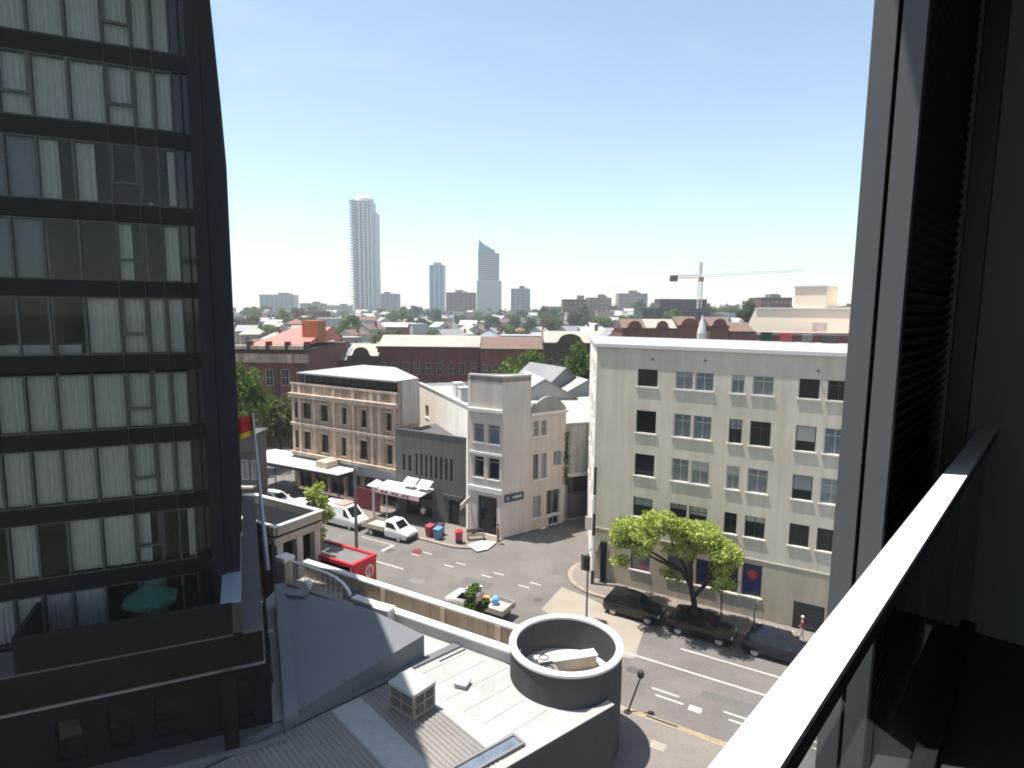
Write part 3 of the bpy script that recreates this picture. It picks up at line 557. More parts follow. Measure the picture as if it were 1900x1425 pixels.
for fi, z0 in enumerate(sills):
    sp_ = MB().box(A0, -1.15, -0.04, 0.25, z0 - 0.63, z0 - 0.003, TW).build('spandrel', m_dark, tw)
    MB().box(A0, -1.2, 0.26, 6.0, z0 - 0.40, z0 - 0.1, TW).build('floor_slab', m_room, tw)
MB().box(A0, -1.15, -0.04, 0.25, 32.24, 33.2, TW).build('parapet', m_dark, tw)
MB().box(A0, -0.6, 0.26, 16, 32.9, 33.15, TW).build('roof', m_ledge, tw)
MB().box(A0, -0.62, -2.6, 0.25, 33.205, 33.4, TW).build('added_shade_canopy', m_dark, tw)  # unseen canopy, added so its shadow falls across the low roofs
MB().box(A0, -1.25, 6.0, 6.2, 3.4, 32.9, TW).build('core_wall', m_room, tw)
for a in (-9.88, -6.08, -2.93): MB().box(a - 0.05, a + 0.05, 0.3, 5.95, 3.4, 32.85, TW).build('partition_wall', m_room, tw)
MB().box(A0 - 0.3, A0 - 0.003, -0.04, 16, 0, 33.2, TW).build('side_wall', m_dark, tw)
MB().box(A0, -0.6, 16.0, 16.3, 0, 33.2, TW).build('rear_wall', m_dark, tw)
MB().box(-1.68, -1.17, 0.10, 0.16, 7.4, 32.9, TW).build('recess_panel', m_pane, tw)
MB().box(-1.40, -1.34, -0.02, 0.098, 7.4, 33.0, TW).build('recess_fin', m_dark2, tw)
# wing wall at the right-hand end, its top cut back
def wing(a0, a1, b0, b1, m, nm):
    zt = 33.2
    def P(a, b, z): return TW.p(a, b, z)
    b = MB(); pr = [(a0, 7.8), (a1, 7.8), (a1, 29.3), (a1 - 0.17 * (a1 > -0.3), zt), (a0, zt)]
    vs = [P(a, bb, z) for bb in (b0, b1) for a, z in pr]; n = 5
    b.add(vs, [(0, 1, 2, 3, 4), (9, 8, 7, 6, 5)] + [(i, i + n, (i + 1) % n + n, (i + 1) % n) for i in range(n)]); b.build(nm, m, tw)
wing(-1.15, -0.68, -0.22, 16.0, m_dark2, 'wing_panel'); wing(-0.665, -0.10, -0.10, 16.0, m_dark2, 'wing_panel')
for a in (-3.85, -2.98, -2.32): MB().box(a - 0.012, a + 0.012, -0.075, -0.045, 10.0, 33.0, TW).build('cleaning_rail', m_blackm, tw)
# small things on window ledges inside
pdv = thing('potted_plant', 'small potted plant on a window ledge inside the dark tower', 'plant', TW.p(-2.65, 0.32, 24.4))
MB().lathe(TW.p(-2.65, 0.32), [(0.07, 24.34), (0.11, 24.5)], 10).build('pot', m_white, pdv)
b = MB()
for k in range(40):
    t = random.random() * 6.28; c = TW.p(-2.65 + random.uniform(-.25, .25), 0.32 + random.uniform(-.08, .08), 24.5 + random.uniform(0, .25)); d = Vector((math.cos(t) * .07, math.sin(t) * .07, .04)); e = Vector((-math.sin(t) * .03, math.cos(t) * .03, .02)); b.add([c - d, c + e, c + d, c - e], [(0, 1, 2, 3)])
b.build('foliage', m_leaf3, pdv, recalc=False)
bed = thing('bed', 'white bed behind the dark uncurtained panes of the tower', 'bed', TW.p(-6.6, 1.4, 18.5))
MB().box(-8.0, -5.3, 0.5, 2.6, 18.55, 19.0, TW).build('mattress', m_curt, bed); MB().box(-8.05, -7.9, 0.45, 2.65, 18.55, 19.5, TW).build('headboard', m_brown, bed)

# podium terrace of the tower
pod = thing('tower_podium', 'dark terrace podium with brown fascia and bright trim below the tower', 'building', TW.p(-4, -3, 0))
MB().box(A0, 0.66, -3.0, -0.10, 6.6, 7.40, TW).build('terrace_slab', m_ledge, pod)
MB().box(A0, 0.66, -3.04, -3.003, 6.56, 7.83, TW).build('fascia', m_brown, pod)
for a in (-11, -9, -7.2, -5.4, -3.6, -1.8): MB().box(a, a + 0.02, -3.05, -3.041, 6.6, 7.8, TW).build('panel_joint', m_dark, pod)
MB().box(A0, 0.72, -3.12, -3.045, 6.47, 6.555, TW).build('bright_trim', m_trim, pod); MB().box(0.665, 0.72, -3.04, 16, 6.47, 6.555, TW).build('bright_trim', m_trim, pod)
MB().box(A0, -0.4, -3.05, -2.75, 7.835, 7.88, TW).build('coping', m_ledge, pod)
MB().box(-0.06, 0.70, -3.06, 16.2, 7.84, 7.90, TW).build('side_coping', m_ledge, pod)
MB().box(-0.05, 0.62, -0.098, 16.0, 3.4, 7.835, TW).build('side_wall', m_brown, pod)
MB().box(0.0, 0.66, -2.99, -0.1, 7.41, 7.835, TW).build('side_kerb', m_brown, pod)
MB().box(-7.2, -0.42, -2.98, -2.86, 7.885, 9.12, TW).build('balustrade', m_dark, pod); MB().box(-7.22, -0.40, -3.0, -2.84, 9.125, 9.17, TW).build('balustrade_rail', m_dark2, pod)
MB().box(-7.22, -7.1, -2.85, -0.11, 7.41, 9.12, TW).build('balustrade', m_dark, pod); MB().box(-7.25, -7.07, -2.83, -0.11, 9.125, 9.17, TW).build('balustrade_rail', m_dark2, pod)
MB().box(-0.40, -0.06, -2.97, 5.0, 7.885, 9.12, TW).build('side_balustrade', m_blackm, pod); MB().box(-0.80, -0.07, -2.96, 4.9, 9.125, 9.2, TW).build('planter_top', mat('blue_grey_metal', (0.170, 0.190, 0.230), 0.5, 0.08), pod)
lw = [(1.4, 2.4), (4.3, 5.3), (7.0, 7.8), (8.6, 9.4), (10.1, 11.3), (12.6, 13.6)]
LWf = Frame(TW.p(A0, -2.45), TW.ax)
b = MB(); b.facade(LWf, 14.3, 0.0, 6.58, [(a, c, 3.9, 5.5) for a, c in lw], 0.3); p, q = LWf.p(14.3, 0), LWf.p(14.3, 18); b.add([(p.x, p.y, 0), (q.x, q.y, 0), (q.x, q.y, 6.58), (p.x, p.y, 6.58)], [(0, 1, 2, 3)]); b.build('lower_wall', m_dark, pod, recalc=False)
for i, (a, c) in enumerate(lw): MB().box(a, c, 0.25, 0.29, 3.9, 5.5, LWf).build('window', m_pane, pod)
MB().box(-0.85, -0.35, -3.75, -3.35, 3.3, 6.6, TW).build('pillar', m_brown, pod)
MB().box(A0, 1.3, -3.9, -3.78, 3.45, 3.62, TW).build('lower_trim', m_trim, pod)
MB().box(A0, 1.3, -3.77, -2.46, 3.3, 3.44, TW).build('lower_roof', m_ledge, pod)
um = thing('patio_umbrella', 'green patio umbrella open on the dark tower terrace', 'umbrella', TW.p(-3.3, -1.35, 7.41))
c = TW.p(-3.3, -1.35, 0); n = 8; b = MB(); vs = [(c.x, c.y, 9.75)]; 
for k in range(n): t = 2 * math.pi * k / n; vs.append((c.x + 0.98 * math.cos(t), c.y + 0.98 * math.sin(t), 9.2))
for k in range(n): t = 2 * math.pi * k / n; vs.append((c.x + 0.98 * math.cos(t), c.y + 0.98 * math.sin(t), 9.06))
b.add(vs, [(0, 1 + k, 1 + (k + 1) % n) for k in range(n)] + [(1 + k, 1 + n + k, 1 + n + (k + 1) % n, 1 + (k + 1) % n) for k in range(n)]); b.build('canopy', m_green, um, recalc=False)
MB().tube((c.x, c.y, 7.41), (c.x, c.y, 9.74), 0.03).build('pole', m_wood, um); MB().lathe(c, [(0.3, 7.41), (0.28, 7.5), (0.05, 7.55)], 12).build('base', m_dark, um)

# ------------------------------------------------------------------ low roofs between the tower and the drum
lowb = thing('low_podium_building', 'low white roofed building that runs up to the charcoal drum', 'building', (-2, 24, 0))
GA, GB_ = Vector((-9.27, 23.18, 0)), Vector((-2.52, 29.46, 0)); GD = (GB_ - GA).normalized(); GN = Vector((GD.y, -GD.x, 0))   # GN toward the camera side
CYL = Vector((2.66, 26.75, 0)); RZ = 3.4
E1, E2 = Vector((4.55, 24.35, 0)), Vector((0.04, 20.77, 0)); ED = (E2 - E1).normalized(); E3 = E1 + ED * 22
iw = ST.p(-13.5, 23.55); wl_end = ST.p(-31.5, 23.55)
roofP = [GA - GD * 9, GB_, iw, CYL, E1, E3]
MB().prism(roofP, RZ - 0.25, RZ).build('roof', m_roofw, lowb)
b = MB(); wn = Vector((-ED.y, ED.x, 0)); 
if wn.dot(CYL - E1) > 0: wn = -wn
b.prism([E1 + wn * 0.02, E3 + wn * 0.02, E3 - wn * 0.3, E1 - wn * 0.3], 0.05, RZ + 0.10); b.build('wall', m_cyl, lowb)
MB().prism([E1 + wn * 0.05, E3 + wn * 0.05, E3 - wn * 0.34, E1 - wn * 0.34], RZ + 0.103, RZ + 0.15).build('coping', m_roofw, lowb)
MB().prism([GA - GD * 9 + GN * 0.0, GB_, GB_ + GN * 0.45, GA - GD * 9 + GN * 0.45], RZ + 0.004, RZ + 0.10).build('gutter_flashing', m_shroof, lowb)
MB().prism([GA - GD * 9 + GN * 0.47, GB_ - GD * 4.0 + GN * 0.47, GB_ - GD * 4.0 + GN * 0.56, GA - GD * 9 + GN * 0.56], RZ + 0.004, RZ + 0.02).build('gutter_channel', m_blackm, lowb)
MB().prism([GB_ - GD * 1.9 + GN * 0.7, GB_ - GD * 0.3 + GN * 0.7, GB_ - GD * 0.3 + GN * 0.78, GB_ - GD * 1.9 + GN * 0.78], RZ + 0.004, RZ + 0.03).build('gutter_channel', m_blackm, lowb)
def corr(t0, t1, l0, l1, pitch=0.21):
    b = MB(); n = int((t1 - t0) / pitch)
    for i in range(n):
        t = t0 + i * pitch
        pr = [(t, 0.008), (t + pitch * 0.38, 0.008), (t + pitch * 0.48, 0.05), (t + pitch * 0.9, 0.05), (t + pitch, 0.008)]
        vs = [GA + GD * a + GN * l + Vector((0, 0, RZ + z)) for l in (l0, l1) for a, z in pr]
        b.add(vs, [(k, k + 1, k + 6, k + 5) for k in range(4)])
    b.build('corrugated_sheet', m_corr, lowb, recalc=False)
corr(-7.5, 1.9, 0.62, 12); corr(3.1, 5.3, 0.62, 12)
m_seam = mat('roof_seam', (0.27, 0.265, 0.255), .8, .15, 2.0)
for k in range(8):
    t0 = 5.6 + k * 0.1; tk = 1.0 + k * 1.15; pts_ = []
    for j_ in range(60):
        q_ = GA + GD * (t0 + j_ * 0.15) + GN * tk
        if (q_ - E1).dot(wn) > -0.45 or (q_ - CYL).length < 2.72 or ST.inv(q_)[1] > 23.4: break
        pts_.append(q_)
    if len(pts_) > 4: e_ = GN * 0.018; MB().prism([pts_[0] - e_, pts_[-1] - e_, pts_[-1] + e_, pts_[0] + e_], RZ + 0.002, RZ + 0.012).build('membrane_seam', m_seam, lowb)
# raised blue-grey roof beside the tower
rr_ = thing('raised_roof_annex', 'raised blue grey flat roof in the shadow of the tower', 'building', (-9, 28, 0))
RP = [Vector((-9.08, 22.6, 0)), Vector((-4.19, 27.9, 0)), Vector((-4.35, 28.1, 0)), Vector((-7.5, 30.55, 0)), Vector((-13.6, 33.2, 0))]
MB().prism(RP, 3.0, [3.9, 4.55, 4.57, 4.55, 4.5]).build('roof', m_shroof, rr_)
MB().prism([GA - GD * 2, GB_, ST.p(-30.5, 23.68), Vector((-14.5, 33.0, 0))], 2.9, 3.37).build('lower_roof', m_roofw, rr_)
d1 = (RP[4] - RP[0]).normalized(); b = MB(); q = Vector((d1.y, -d1.x, 0))
b.prism([RP[0], RP[4], RP[4] + q * 0.55, RP[0] + q * 0.55], 3.8, [4.04, 4.64, 4.64, 4.04]); b.build('edge_upstand', m_shroof, rr_)
d2 = (RP[1] - RP[0]).normalized(); q2_ = Vector((-d2.y, d2.x, 0)); b = MB(); b.prism([RP[0] + d2 * .6, RP[1], RP[1] + q2_ * 0.1, RP[0] + d2 * .6 + q2_ * 0.1], [3.98, 4.55, 4.55, 3.98], [4.04, 4.62, 4.62, 4.04]); b.build('edge_flashing', m_shroof, rr_)
def rbox(name, label, cat, px_, z, w, d, h, m, rot=42.5, cap=None):
    p = G(px_[0], px_[1], z); fr = Frame((p.x, p.y, 0), azd(rot)); o = thing(name, label, cat, (p.x, p.y, z), 0)
    MB().box(-w / 2, w / 2, -d / 2, d / 2, z + 0.002, z + h, fr).build('housing', m, o)
    MB().box(-w / 2 - .05, w / 2 + .05, -d / 2 - .05, d / 2 + .05, z + h + 0.002, z + h + 0.07, fr).build('lid', cap or m, o)
    return o
rbox('roof_vent', 'white box vent beside the grey parapet wall', 'roof vent', (712, 1150), 3.6, 1.0, 0.6, 0.7, m_white, 115, m_white)
rbox('roof_vent', 'blue grey box vent in tower shadow by the balustrade', 'roof vent', (553, 1118), 4.0, 1.1, 0.7, 0.55, m_shroof, 100)
rbox('roof_hatch', 'low white hatch on the sunlit roof near the drum', 'roof hatch', (858, 1272), RZ, 0.55, 0.55, 0.16, m_roofw, 20)
p = G(572, 1098, 4.0); MB().lathe(p, [(0.12, 4.0), (0.12, 4.35), (0.24, 4.4), (0.26, 4.55), (0.12, 4.7)], 14).build('roof_vent', m_white) ; tag(bpy.context.scene.collection.objects[-1], 'small white mushroom vent behind the shaded box vent', 'roof vent')
# skylight
sk = thing('skylight', 'flush glazed skylight strip in the white roof', 'skylight', G(945, 1405, RZ))
p0 = G(968, 1384, RZ); KF = Frame((p0.x, p0.y, 0), ED); 
b = MB(); b.box(0, 3.2, 0.0, 0.10, RZ, RZ + 0.16, KF); b.box(0, 3.2, -0.62, -0.52, RZ, RZ + 0.16, KF); b.box(-0.10, 0, -0.62, 0.10, RZ, RZ + 0.16, KF); b.build('frame', m_steel, sk)
MB().box(0.001, 3.2, -0.518, -0.002, RZ + 0.004, RZ + 0.09, KF).build('pane', m_pane_b, sk)
# air conditioner cabinet
m_acb = mat('beige_cabinet_enamel', (0.235, 0.205, 0.165), .6, .1, 2.0)
ac = thing('cooling_unit', 'cream louvred cooling cabinet standing on the white roof', 'air conditioner', G(768, 1320, RZ))
p = G(768, 1340, RZ); AF = Frame((p.x, p.y, 0), (ST.ax * 0.93 + ST.ay * 0.37).normalized()); 
AF = Frame((p.x, p.y, 0), azd(38)); Wd, Dp = 1.15, 1.45
for a in (0, Wd):
    for b_ in (0, Dp): MB().box(a - 0.05, a + 0.05, b_ - 0.05, b_ + 0.05, RZ + 0.002, RZ + 1.10, AF).build('corner_post', m_acb, ac)
MB().box(0.08, Wd - 0.08, 0.08, Dp - 0.08, RZ + 0.1, RZ + 1.06, AF).build('core', m_blackm, ac)
MB().box(-0.07, Wd + 0.07, -0.07, Dp + 0.07, RZ + 1.103, RZ + 1.24, AF).build('lid', m_roofw, ac); MB().box(-0.04, Wd + 0.04, -0.04, Dp + 0.04, RZ + 0.08, RZ + 0.24, AF).build('base_rail', m_acb, ac)
m_louv = mat('louvre_tan', (0.19, 0.16, 0.13), 0.7, 0.1)
for k in range(9):
    z = RZ + 0.30 + k * 0.092
    for a, b_, c_, d_ in ((0.06, Wd - 0.06, -0.02, 0.06), (Wd - 0.06, Wd + 0.02, 0.06, Dp - 0.06), (0.06, Wd - 0.06, Dp - 0.06, Dp + 0.02), (-0.02, 0.06, 0.06, Dp - 0.06)):
        MB().box(a, b_, c_, d_, z, z + 0.035, AF).build('louvre', m_louv, ac)
for f in (0.5,):
    MB().box(Wd * f - 0.035, Wd * f + 0.035, -0.045, -0.022, RZ + 0.24, RZ + 1.103, AF).build('mullion', m_acb, ac); MB().box(Wd + 0.022, Wd + 0.045, Dp * f - 0.035, Dp * f + 0.035, RZ + 0.24, RZ + 1.103, AF).build('mullion', m_acb, ac)
    MB().box(-0.045, -0.022, Dp * f - 0.035, Dp * f + 0.035, RZ + 0.24, RZ + 1.103, AF).build('mullion', m_acb, ac)
    MB().box(0, Wd, -0.06, -0.046, RZ + 0.64, RZ + 0.71, AF).build('mid_rail', m_acb, ac); MB().box(-0.06, -0.046, 0, Dp, RZ + 0.64, RZ + 0.71, AF).build('mid_rail', m_acb, ac); MB().box(Wd + 0.046, Wd + 0.06, 0, Dp, RZ + 0.64, RZ + 0.71, AF).build('mid_rail', m_acb, ac)
# parapet walls of the upper walkway
iwl = thing('parapet_wall', 'grey rendered parapet with white capping beside the white roof', 'wall', ST.p(-18, 23.9))
MB().box(-24.4, -13.6, 23.7, 24.05, 2.3, 3.95, ST).build('wall', mat('light_grey_render', (0.40, 0.39, 0.375), 0.85, 0.1, 0.8, streak=0.15), iwl); MB().box(-24.5, -13.55, 23.62, 24.13, 3.953, 4.06, ST).build('capping', m_white, iwl)
owl = thing('parapet_wall', 'beige block parapet with white capping along the street', 'wall', ST.p(-22, 27))
for k, a in enumerate([x * 1.35 - 32.0 for x in range(13)]):
    MB().box(a + 0.012, min(a + 1.338, -14.4), 26.72 + 0.004 * (k % 3), 27.0, 0.1, 3.28, ST).build('block_panel', m_beige, owl)
MB().box(-32.05, -14.35, 26.62, 27.1, 3.283, 3.40, ST).build('capping', m_white, owl)
for a in (-29.3, -25.0, -20.4, -16.6): MB().box(a, a + 0.35, 26.6, 26.715, 2.3, 3.27, ST).build('pier', m_beige, owl)
struct(MB().box(-32.0, -13.8, 24.06, 26.7, 2.0, 2.3, ST).build('walkway', m_conc)); struct(MB().box(-31.5, -13.6, 23.4, 24.05, 0.1, 2.29, ST).build('walkway_base', m_beige))
# white balustrade with curved end
bal = thing('balustrade', 'white steel balustrade with a swept down end at the walkway', 'railing', ST.p(-27, 23.9, 2.3))
pts = [(-30.0, 5.0), (-26.6, 4.95), (-25.9, 4.85), (-25.3, 4.62), (-24.95, 4.35), (-24.75, 4.08)]
for (a0, z0), (a1, z1) in zip(pts[:-1], pts[1:]):
    b = MB(); b.prism([ST.p(a0, 23.78), ST.p(a1, 23.78), ST.p(a1, 23.98), ST.p(a0, 23.98)], [z0 - 0.07, z1 - 0.07, z1 - 0.07, z0 - 0.07], [z0, z1, z1, z0]); b.build('handrail', m_white, bal)
for k in range(12):
    a = -29.9 + k * 0.44; zt = 4.93 if a < -26.4 else 4.85 - (a + 26.4) * 0.45; MB().tube(ST.p(a, 23.88, 3.45), ST.p(a, 23.88, zt), 0.02, n=6).build('baluster', m_white, bal)
for zz in (3.85, 4.25, 4.62): MB().tube(ST.p(-30, 23.88, zz), ST.p(-25.4, 23.88, zz), 0.014, n=6).build('mid_rail', m_white, bal)
MB().box(-30.0, -24.5, 23.7, 24.05, 2.3, 3.5, ST).build('kerb_wall', m_conc, bal)
pr = thing('gate_pier', 'stubby beige pier with rounded cap at the balustrade end', 'pier', ST.p(-30.35, 23.9, 2.3))
MB().box(-30.7, -30.05, 23.6, 24.2, 2.3, 4.9, ST).build('shaft', m_beige, pr); MB().box(-30.8, -29.95, 23.5, 24.3, 4.903, 5.15, ST).build('cap', m_cream, pr)
# small corner pavilion with white-edged flat roof
pvn = thing('corner_pavilion', 'small beige pavilion with white edged flat roof and square columns', 'building', ST.p(-34, 26, 0))
z6 = 6.0; Pa, Pb_, Pc_ = Vector(ST.inv(G(590, 945, z6))), Vector(ST.inv(G(515, 980, z6))), Vector(ST.inv(G(500, 925, z6)))
a1, a0, b0, b1 = -33.2, -40.5, 25.4, 29.3
MB().box(a0, a1, b0, b1, 5.2, 5.35, ST).build('roof', mat('shaded_roof_tone', (0.014, 0.015, 0.018), 0.95, 0.1, 1.0, spec=0.02), pvn)  # shade inside the parapet is put into the near-black roof colour
for q in ((a0, a1, b0 - .12, b0 + .12), (a0, a1, b1 - .12, b1 + .12)): MB().box(*q, 5.36, 5.95, ST).build('parapet', m_beige, pvn); MB().box(q[0] - .06, q[1] + .18, q[2] - .06, q[3] + .06, 5.953, 6.02, ST).build('parapet_coping', m_white, pvn)
MB().box(a1 - .12, a1 + .12, b0 + .125, b1 - .125, 5.36, 5.95, ST).build('parapet', m_beige, pvn); MB().box(a1 - .16, a1 + .18, b0 + .19, b1 - .19, 5.953, 6.02, ST).build('parapet_coping', m_white, pvn)
MB().box(a0, a1 + .1, b0 - .1, b1 + .1, 4.7, 5.19, ST).build('beam', m_beige, pvn)
for b_ in (b0 + 0.1, b0 + 1.75, b1 - 0.6): MB().box(a1 - 0.5, a1 + 0.02, b_, b_ + 0.5, 0.1, 4.69, ST).build('column', m_pale, pvn)
for a_ in (a0 + 0.1, a0 + 2.5): MB().box(a_, a_ + 0.5, b0, b0 + 0.5, 0.1, 4.69, ST).build('column', m_pale, pvn)
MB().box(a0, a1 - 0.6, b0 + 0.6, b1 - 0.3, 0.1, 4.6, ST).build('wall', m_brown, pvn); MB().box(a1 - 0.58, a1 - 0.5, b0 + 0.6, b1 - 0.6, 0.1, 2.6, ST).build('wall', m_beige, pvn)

# ------------------------------------------------------------------ charcoal drum
dr = thing('roof_drum', 'charcoal cylindrical drum with white rim at the building corner', 'drum', CYL)
ro, ri = 2.62, 2.36
MB().lathe(CYL, [(ro, 0.05), (ro, 4.86), (ri, 4.86), (ri, 3.2), (ri - .3, 3.2), (ri - .3, 0.05)], 72, closed=True).build('drum_wall', m_cyl, dr, smooth=False)
MB().lathe(CYL, [(ro + 0.06, 4.863), (ro + 0.06, 4.98), (ri - 0.02, 4.98), (ri - 0.02, 4.863)], 72, closed=True).build('rim', m_white, dr)
b = MB(); n = 48; b.add([(CYL.x + (ri - 0.002) * math.cos(6.2832 * i / n), CYL.y + (ri - 0.002) * math.sin(6.2832 * i / n), 3.3) for i in range(n)], [tuple(range(n))]); b.build('drum_floor', m_white, dr, recalc=False)
b = MB(); c0 = math.radians(-12); n = 8
vs = [(CYL.x + (ro + .012) * math.cos(c0 + math.radians(i * 4.5)), CYL.y + (ro + .012) * math.sin(c0 + math.radians(i * 4.5)), z) for z in (2.2, 4.0) for i in range(n + 1)]
b.add(vs, [(i, i + 1, n + 2 + i, n + 1 + i) for i in range(n)]); b.build('green_sign', mat('green_sign_enamel', (0.01, 0.16, 0.112), .6, .08), dr, recalc=False)
# plant inside the drum
def DF(a): return Frame((CYL.x, CYL.y, 0), azd(a))
f_ = DF(60)
pl = thing('plinth', 'beige rendered plinth inside the charcoal drum', 'plinth', f_.p(0.3, 0.5, 3.3))
MB().box(-0.5, 1.7, 0.25, 0.75, 3.303, 3.9, DF(75)).build('plinth_body', m_beige, pl); MB().box(-0.55, 1.75, 0.2, 0.8, 3.903, 3.97, DF(75)).build('plinth_top', m_white, pl)
def condenser(name, label, a, bb, fr, m):
    o = thing(name, label, 'air conditioner', fr.p(a, bb, 3.303)); MB().box(a - .42, a + .42, bb - .3, bb + .3, 3.36, 4.0, fr).build('casing', m, o)
    c = fr.p(a, bb, 0); MB().lathe(c, [(0.24, 4.003), (0.24, 4.05), (0.2, 4.05), (0.2, 4.003)], 18, closed=True).build('fan_ring', m_blackm, o)
    for s in (-.35, .35): MB().box(a + s - .04, a + s + .04, bb - .3, bb + .3, 3.303, 3.358, fr).build('foot', m_blackm, o)
    for k in range(6): MB().box(a - .40, a + .40, bb - .325, bb - .302, 3.42 + k * 0.09, 3.42 + k * 0.09 + 0.035, fr).build('louvre', m_blackm, o)
condenser('condenser', 'grey condenser beside the beige plinth in the drum', -0.95, -0.35, DF(75), m_steel); condenser('condenser', 'pale condenser at the shaded side of the drum', -0.9, 0.55, DF(75), m_white); condenser('condenser', 'dark condenser tucked against the drum wall', -1.65, 0.25, DF(75), m_ledge)
for k, (x, y) in enumerate(((1103, 1200), (1119, 1207), (1135, 1222))):
    p = G(x, y, 3.6); t = tag(MB().tube((p.x, p.y, 3.303), (p.x, p.y, 3.9), 0.03).tube((p.x, p.y, 3.902), (p.x, p.y, 3.96), 0.07).build('vent_pipe', m_white), 'thin white vent pipe standing inside the drum', 'pipe', 'vent pipes in the drum')

# ------------------------------------------------------------------ own balcony
def bb(a0, a1, l0, l1, z0, z1): return MB().box(a0, a1, -l1, -l0, z0, z1, BA)      # l: metres to the right of the rail direction
FLZ = 18.72
struct(bb(-4, 4.35, -0.42, 2.2, FLZ - 0.25, FLZ).build('balcony_floor', mat('dark_floor_tile', (0.05, 0.05, 0.052), 0.6, 0.1)))
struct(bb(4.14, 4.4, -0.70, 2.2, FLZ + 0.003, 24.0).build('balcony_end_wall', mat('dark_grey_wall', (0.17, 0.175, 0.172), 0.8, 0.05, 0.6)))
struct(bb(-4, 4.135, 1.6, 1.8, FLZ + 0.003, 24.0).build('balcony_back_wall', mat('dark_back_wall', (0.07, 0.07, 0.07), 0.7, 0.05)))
struct(bb(-4.2, 5.0, -1.16, 2.2, 24.003, 24.3).build('balcony_slab_above', m_dark2))
struct(bb(4.05, 4.135, -0.455, -0.36, FLZ + 0.003, 24.0).build('balcony_end_dark_strip', m_blackm))  # black strip added to stand for the darkness between screens and wall
rail = thing('balcony_railing', 'white topped flat handrail over dark tinted glass panels', 'railing', BA.p(1, 0.26, FLZ))
m_rail = mat('rail_white_enamel', (0.74, 0.73, 0.71), 0.45, 0.02, 2.0)
bb(-3.5, 4.137, -0.30, -0.23, 19.885, 19.90).build('handrail', m_rail, rail)
bb(-3.5, 4.137, -0.30, -0.228, 19.855, 19.884).build('rail_channel', mat('dark_rail_channel', (0.03, 0.018, 0.02), 0.5, 0.1), rail)
for k in range(6):
    a = -3.4 + k * 1.26; MB().add([BA.p(a, 0.266, FLZ + 0.06), BA.p(a + 1.245, 0.266, FLZ + 0.06), BA.p(a + 1.245, 0.266, 19.853), BA.p(a, 0.266, 19.853)], [(0, 1, 2, 3)]).build('glass_panel', m_balglass, rail, recalc=False)
bb(-3.5, 4.137, -0.30, -0.23, FLZ + 0.003, FLZ + 0.058).build('base_channel', m_blackm, rail)
scr = []
def screen(a0, a1, l0, l1, label):
    o = thing('louvre_screen', label, 'screen', BA.p((a0 + a1) / 2, -(l0 + l1) / 2, FLZ)); zt = 23.9; zb = FLZ - 0.6
    bb(a0, a0 + 0.05, l0, l1, zb, zt).build('stile', m_scr, o); bb(a1 - 0.05, a1, l0, l1, zb, zt).build('stile', m_scr, o)
    bb(a0 + 0.05, a1 - 0.05, l0 + 0.001, l0 + 0.012, zb, zt).build('slat_light_block', m_scr2, o)  # solid dark panel added so no light shows between the slats
    n = 118; pit = (zt - zb) / n; lm = None
    for k in range(n):
        z = zb + k * pit; b = MB(); i, j = l0 + 0.015, l1 - 0.015
        b.add([BA.p(a0 + 0.05, -i, z), BA.p(a1 - 0.05, -i, z), BA.p(a1 - 0.05, -j, z + pit * 1.25), BA.p(a0 + 0.05, -j, z + pit * 1.25), BA.p(a0 + 0.05, -i, z + 0.008), BA.p(a1 - 0.05, -i, z + 0.008), BA.p(a1 - 0.05, -j, z + pit * 1.25 + 0.008), BA.p(a0 + 0.05, -j, z + pit * 1.25 + 0.008)],
              [(0, 1, 2, 3), (7, 6, 5, 4), (0, 4, 5, 1), (1, 5, 6, 2), (2, 6, 7, 3), (3, 7, 4, 0)])
        b.build('slat', m_scr2, o)
    return o
m_scr = mat('grey_anodised_stile', (0.11, 0.11, 0.12), 0.5, 0.04, 2.0); m_scr2 = mat('black_slat', (0.02, 0.02, 0.021), 0.6, 0.05)
screen(2.65, 4.12, -0.635, -0.555, 'outer grey stiled sliding louvre screen at the balcony end'); screen(2.652, 4.121, -0.540, -0.462, 'inner grey stiled sliding louvre screen beside the handrail')
# ------------------------------------------------------------------ foliage helpers
def leaf_quad(b, c, s, rnd):
    n = Vector((rnd.gauss(0, 1), rnd.gauss(0, 1), rnd.gauss(0.5, 1))).normalized(); x = n.orthogonal().normalized(); x = Matrix.Rotation(rnd.random() * 6.28, 3, n) @ x; y = n.cross(x)
    s = s * rnd.uniform(0.6, 1.25); x = x * s; y = y * s * 0.55
    b.add([c - x, c - y * 0.9 + n * s * 0.12, c + x, c + y * 0.9 + n * s * 0.12], [(0, 1, 2, 3)])
def crown_mesh(name, clumps, leaves, leaf, m, seed):
    rnd = random.Random(seed); b = MB()
    for (c, r, fl) in clumps:
        for k in range(int(leaves * r * r)):
            d = Vector((rnd.gauss(0, 1), rnd.gauss(0, 1), rnd.gauss(0, 1))).normalized() * (r * rnd.random() ** 0.45); d.z *= fl
            leaf_quad(b, Vector(c) + d, leaf, rnd)
    return b.mesh(name, m, recalc=False)
def round_clumps(seed, w, h, n, base):
    rnd = random.Random(seed); out = []
    for k in range(n):
        t = rnd.random() * 6.28; u_ = rnd.uniform(-1, 1); rr2 = math.sqrt(max(0.05, 1 - u_ * u_)) * rnd.uniform(0.35, 0.8)
        out.append(((w * rr2 * math.cos(t), w * rr2 * math.sin(t), base + h * (0.5 + 0.40 * u_)), w * rnd.uniform(0.30, 0.5), 0.8))
    return out
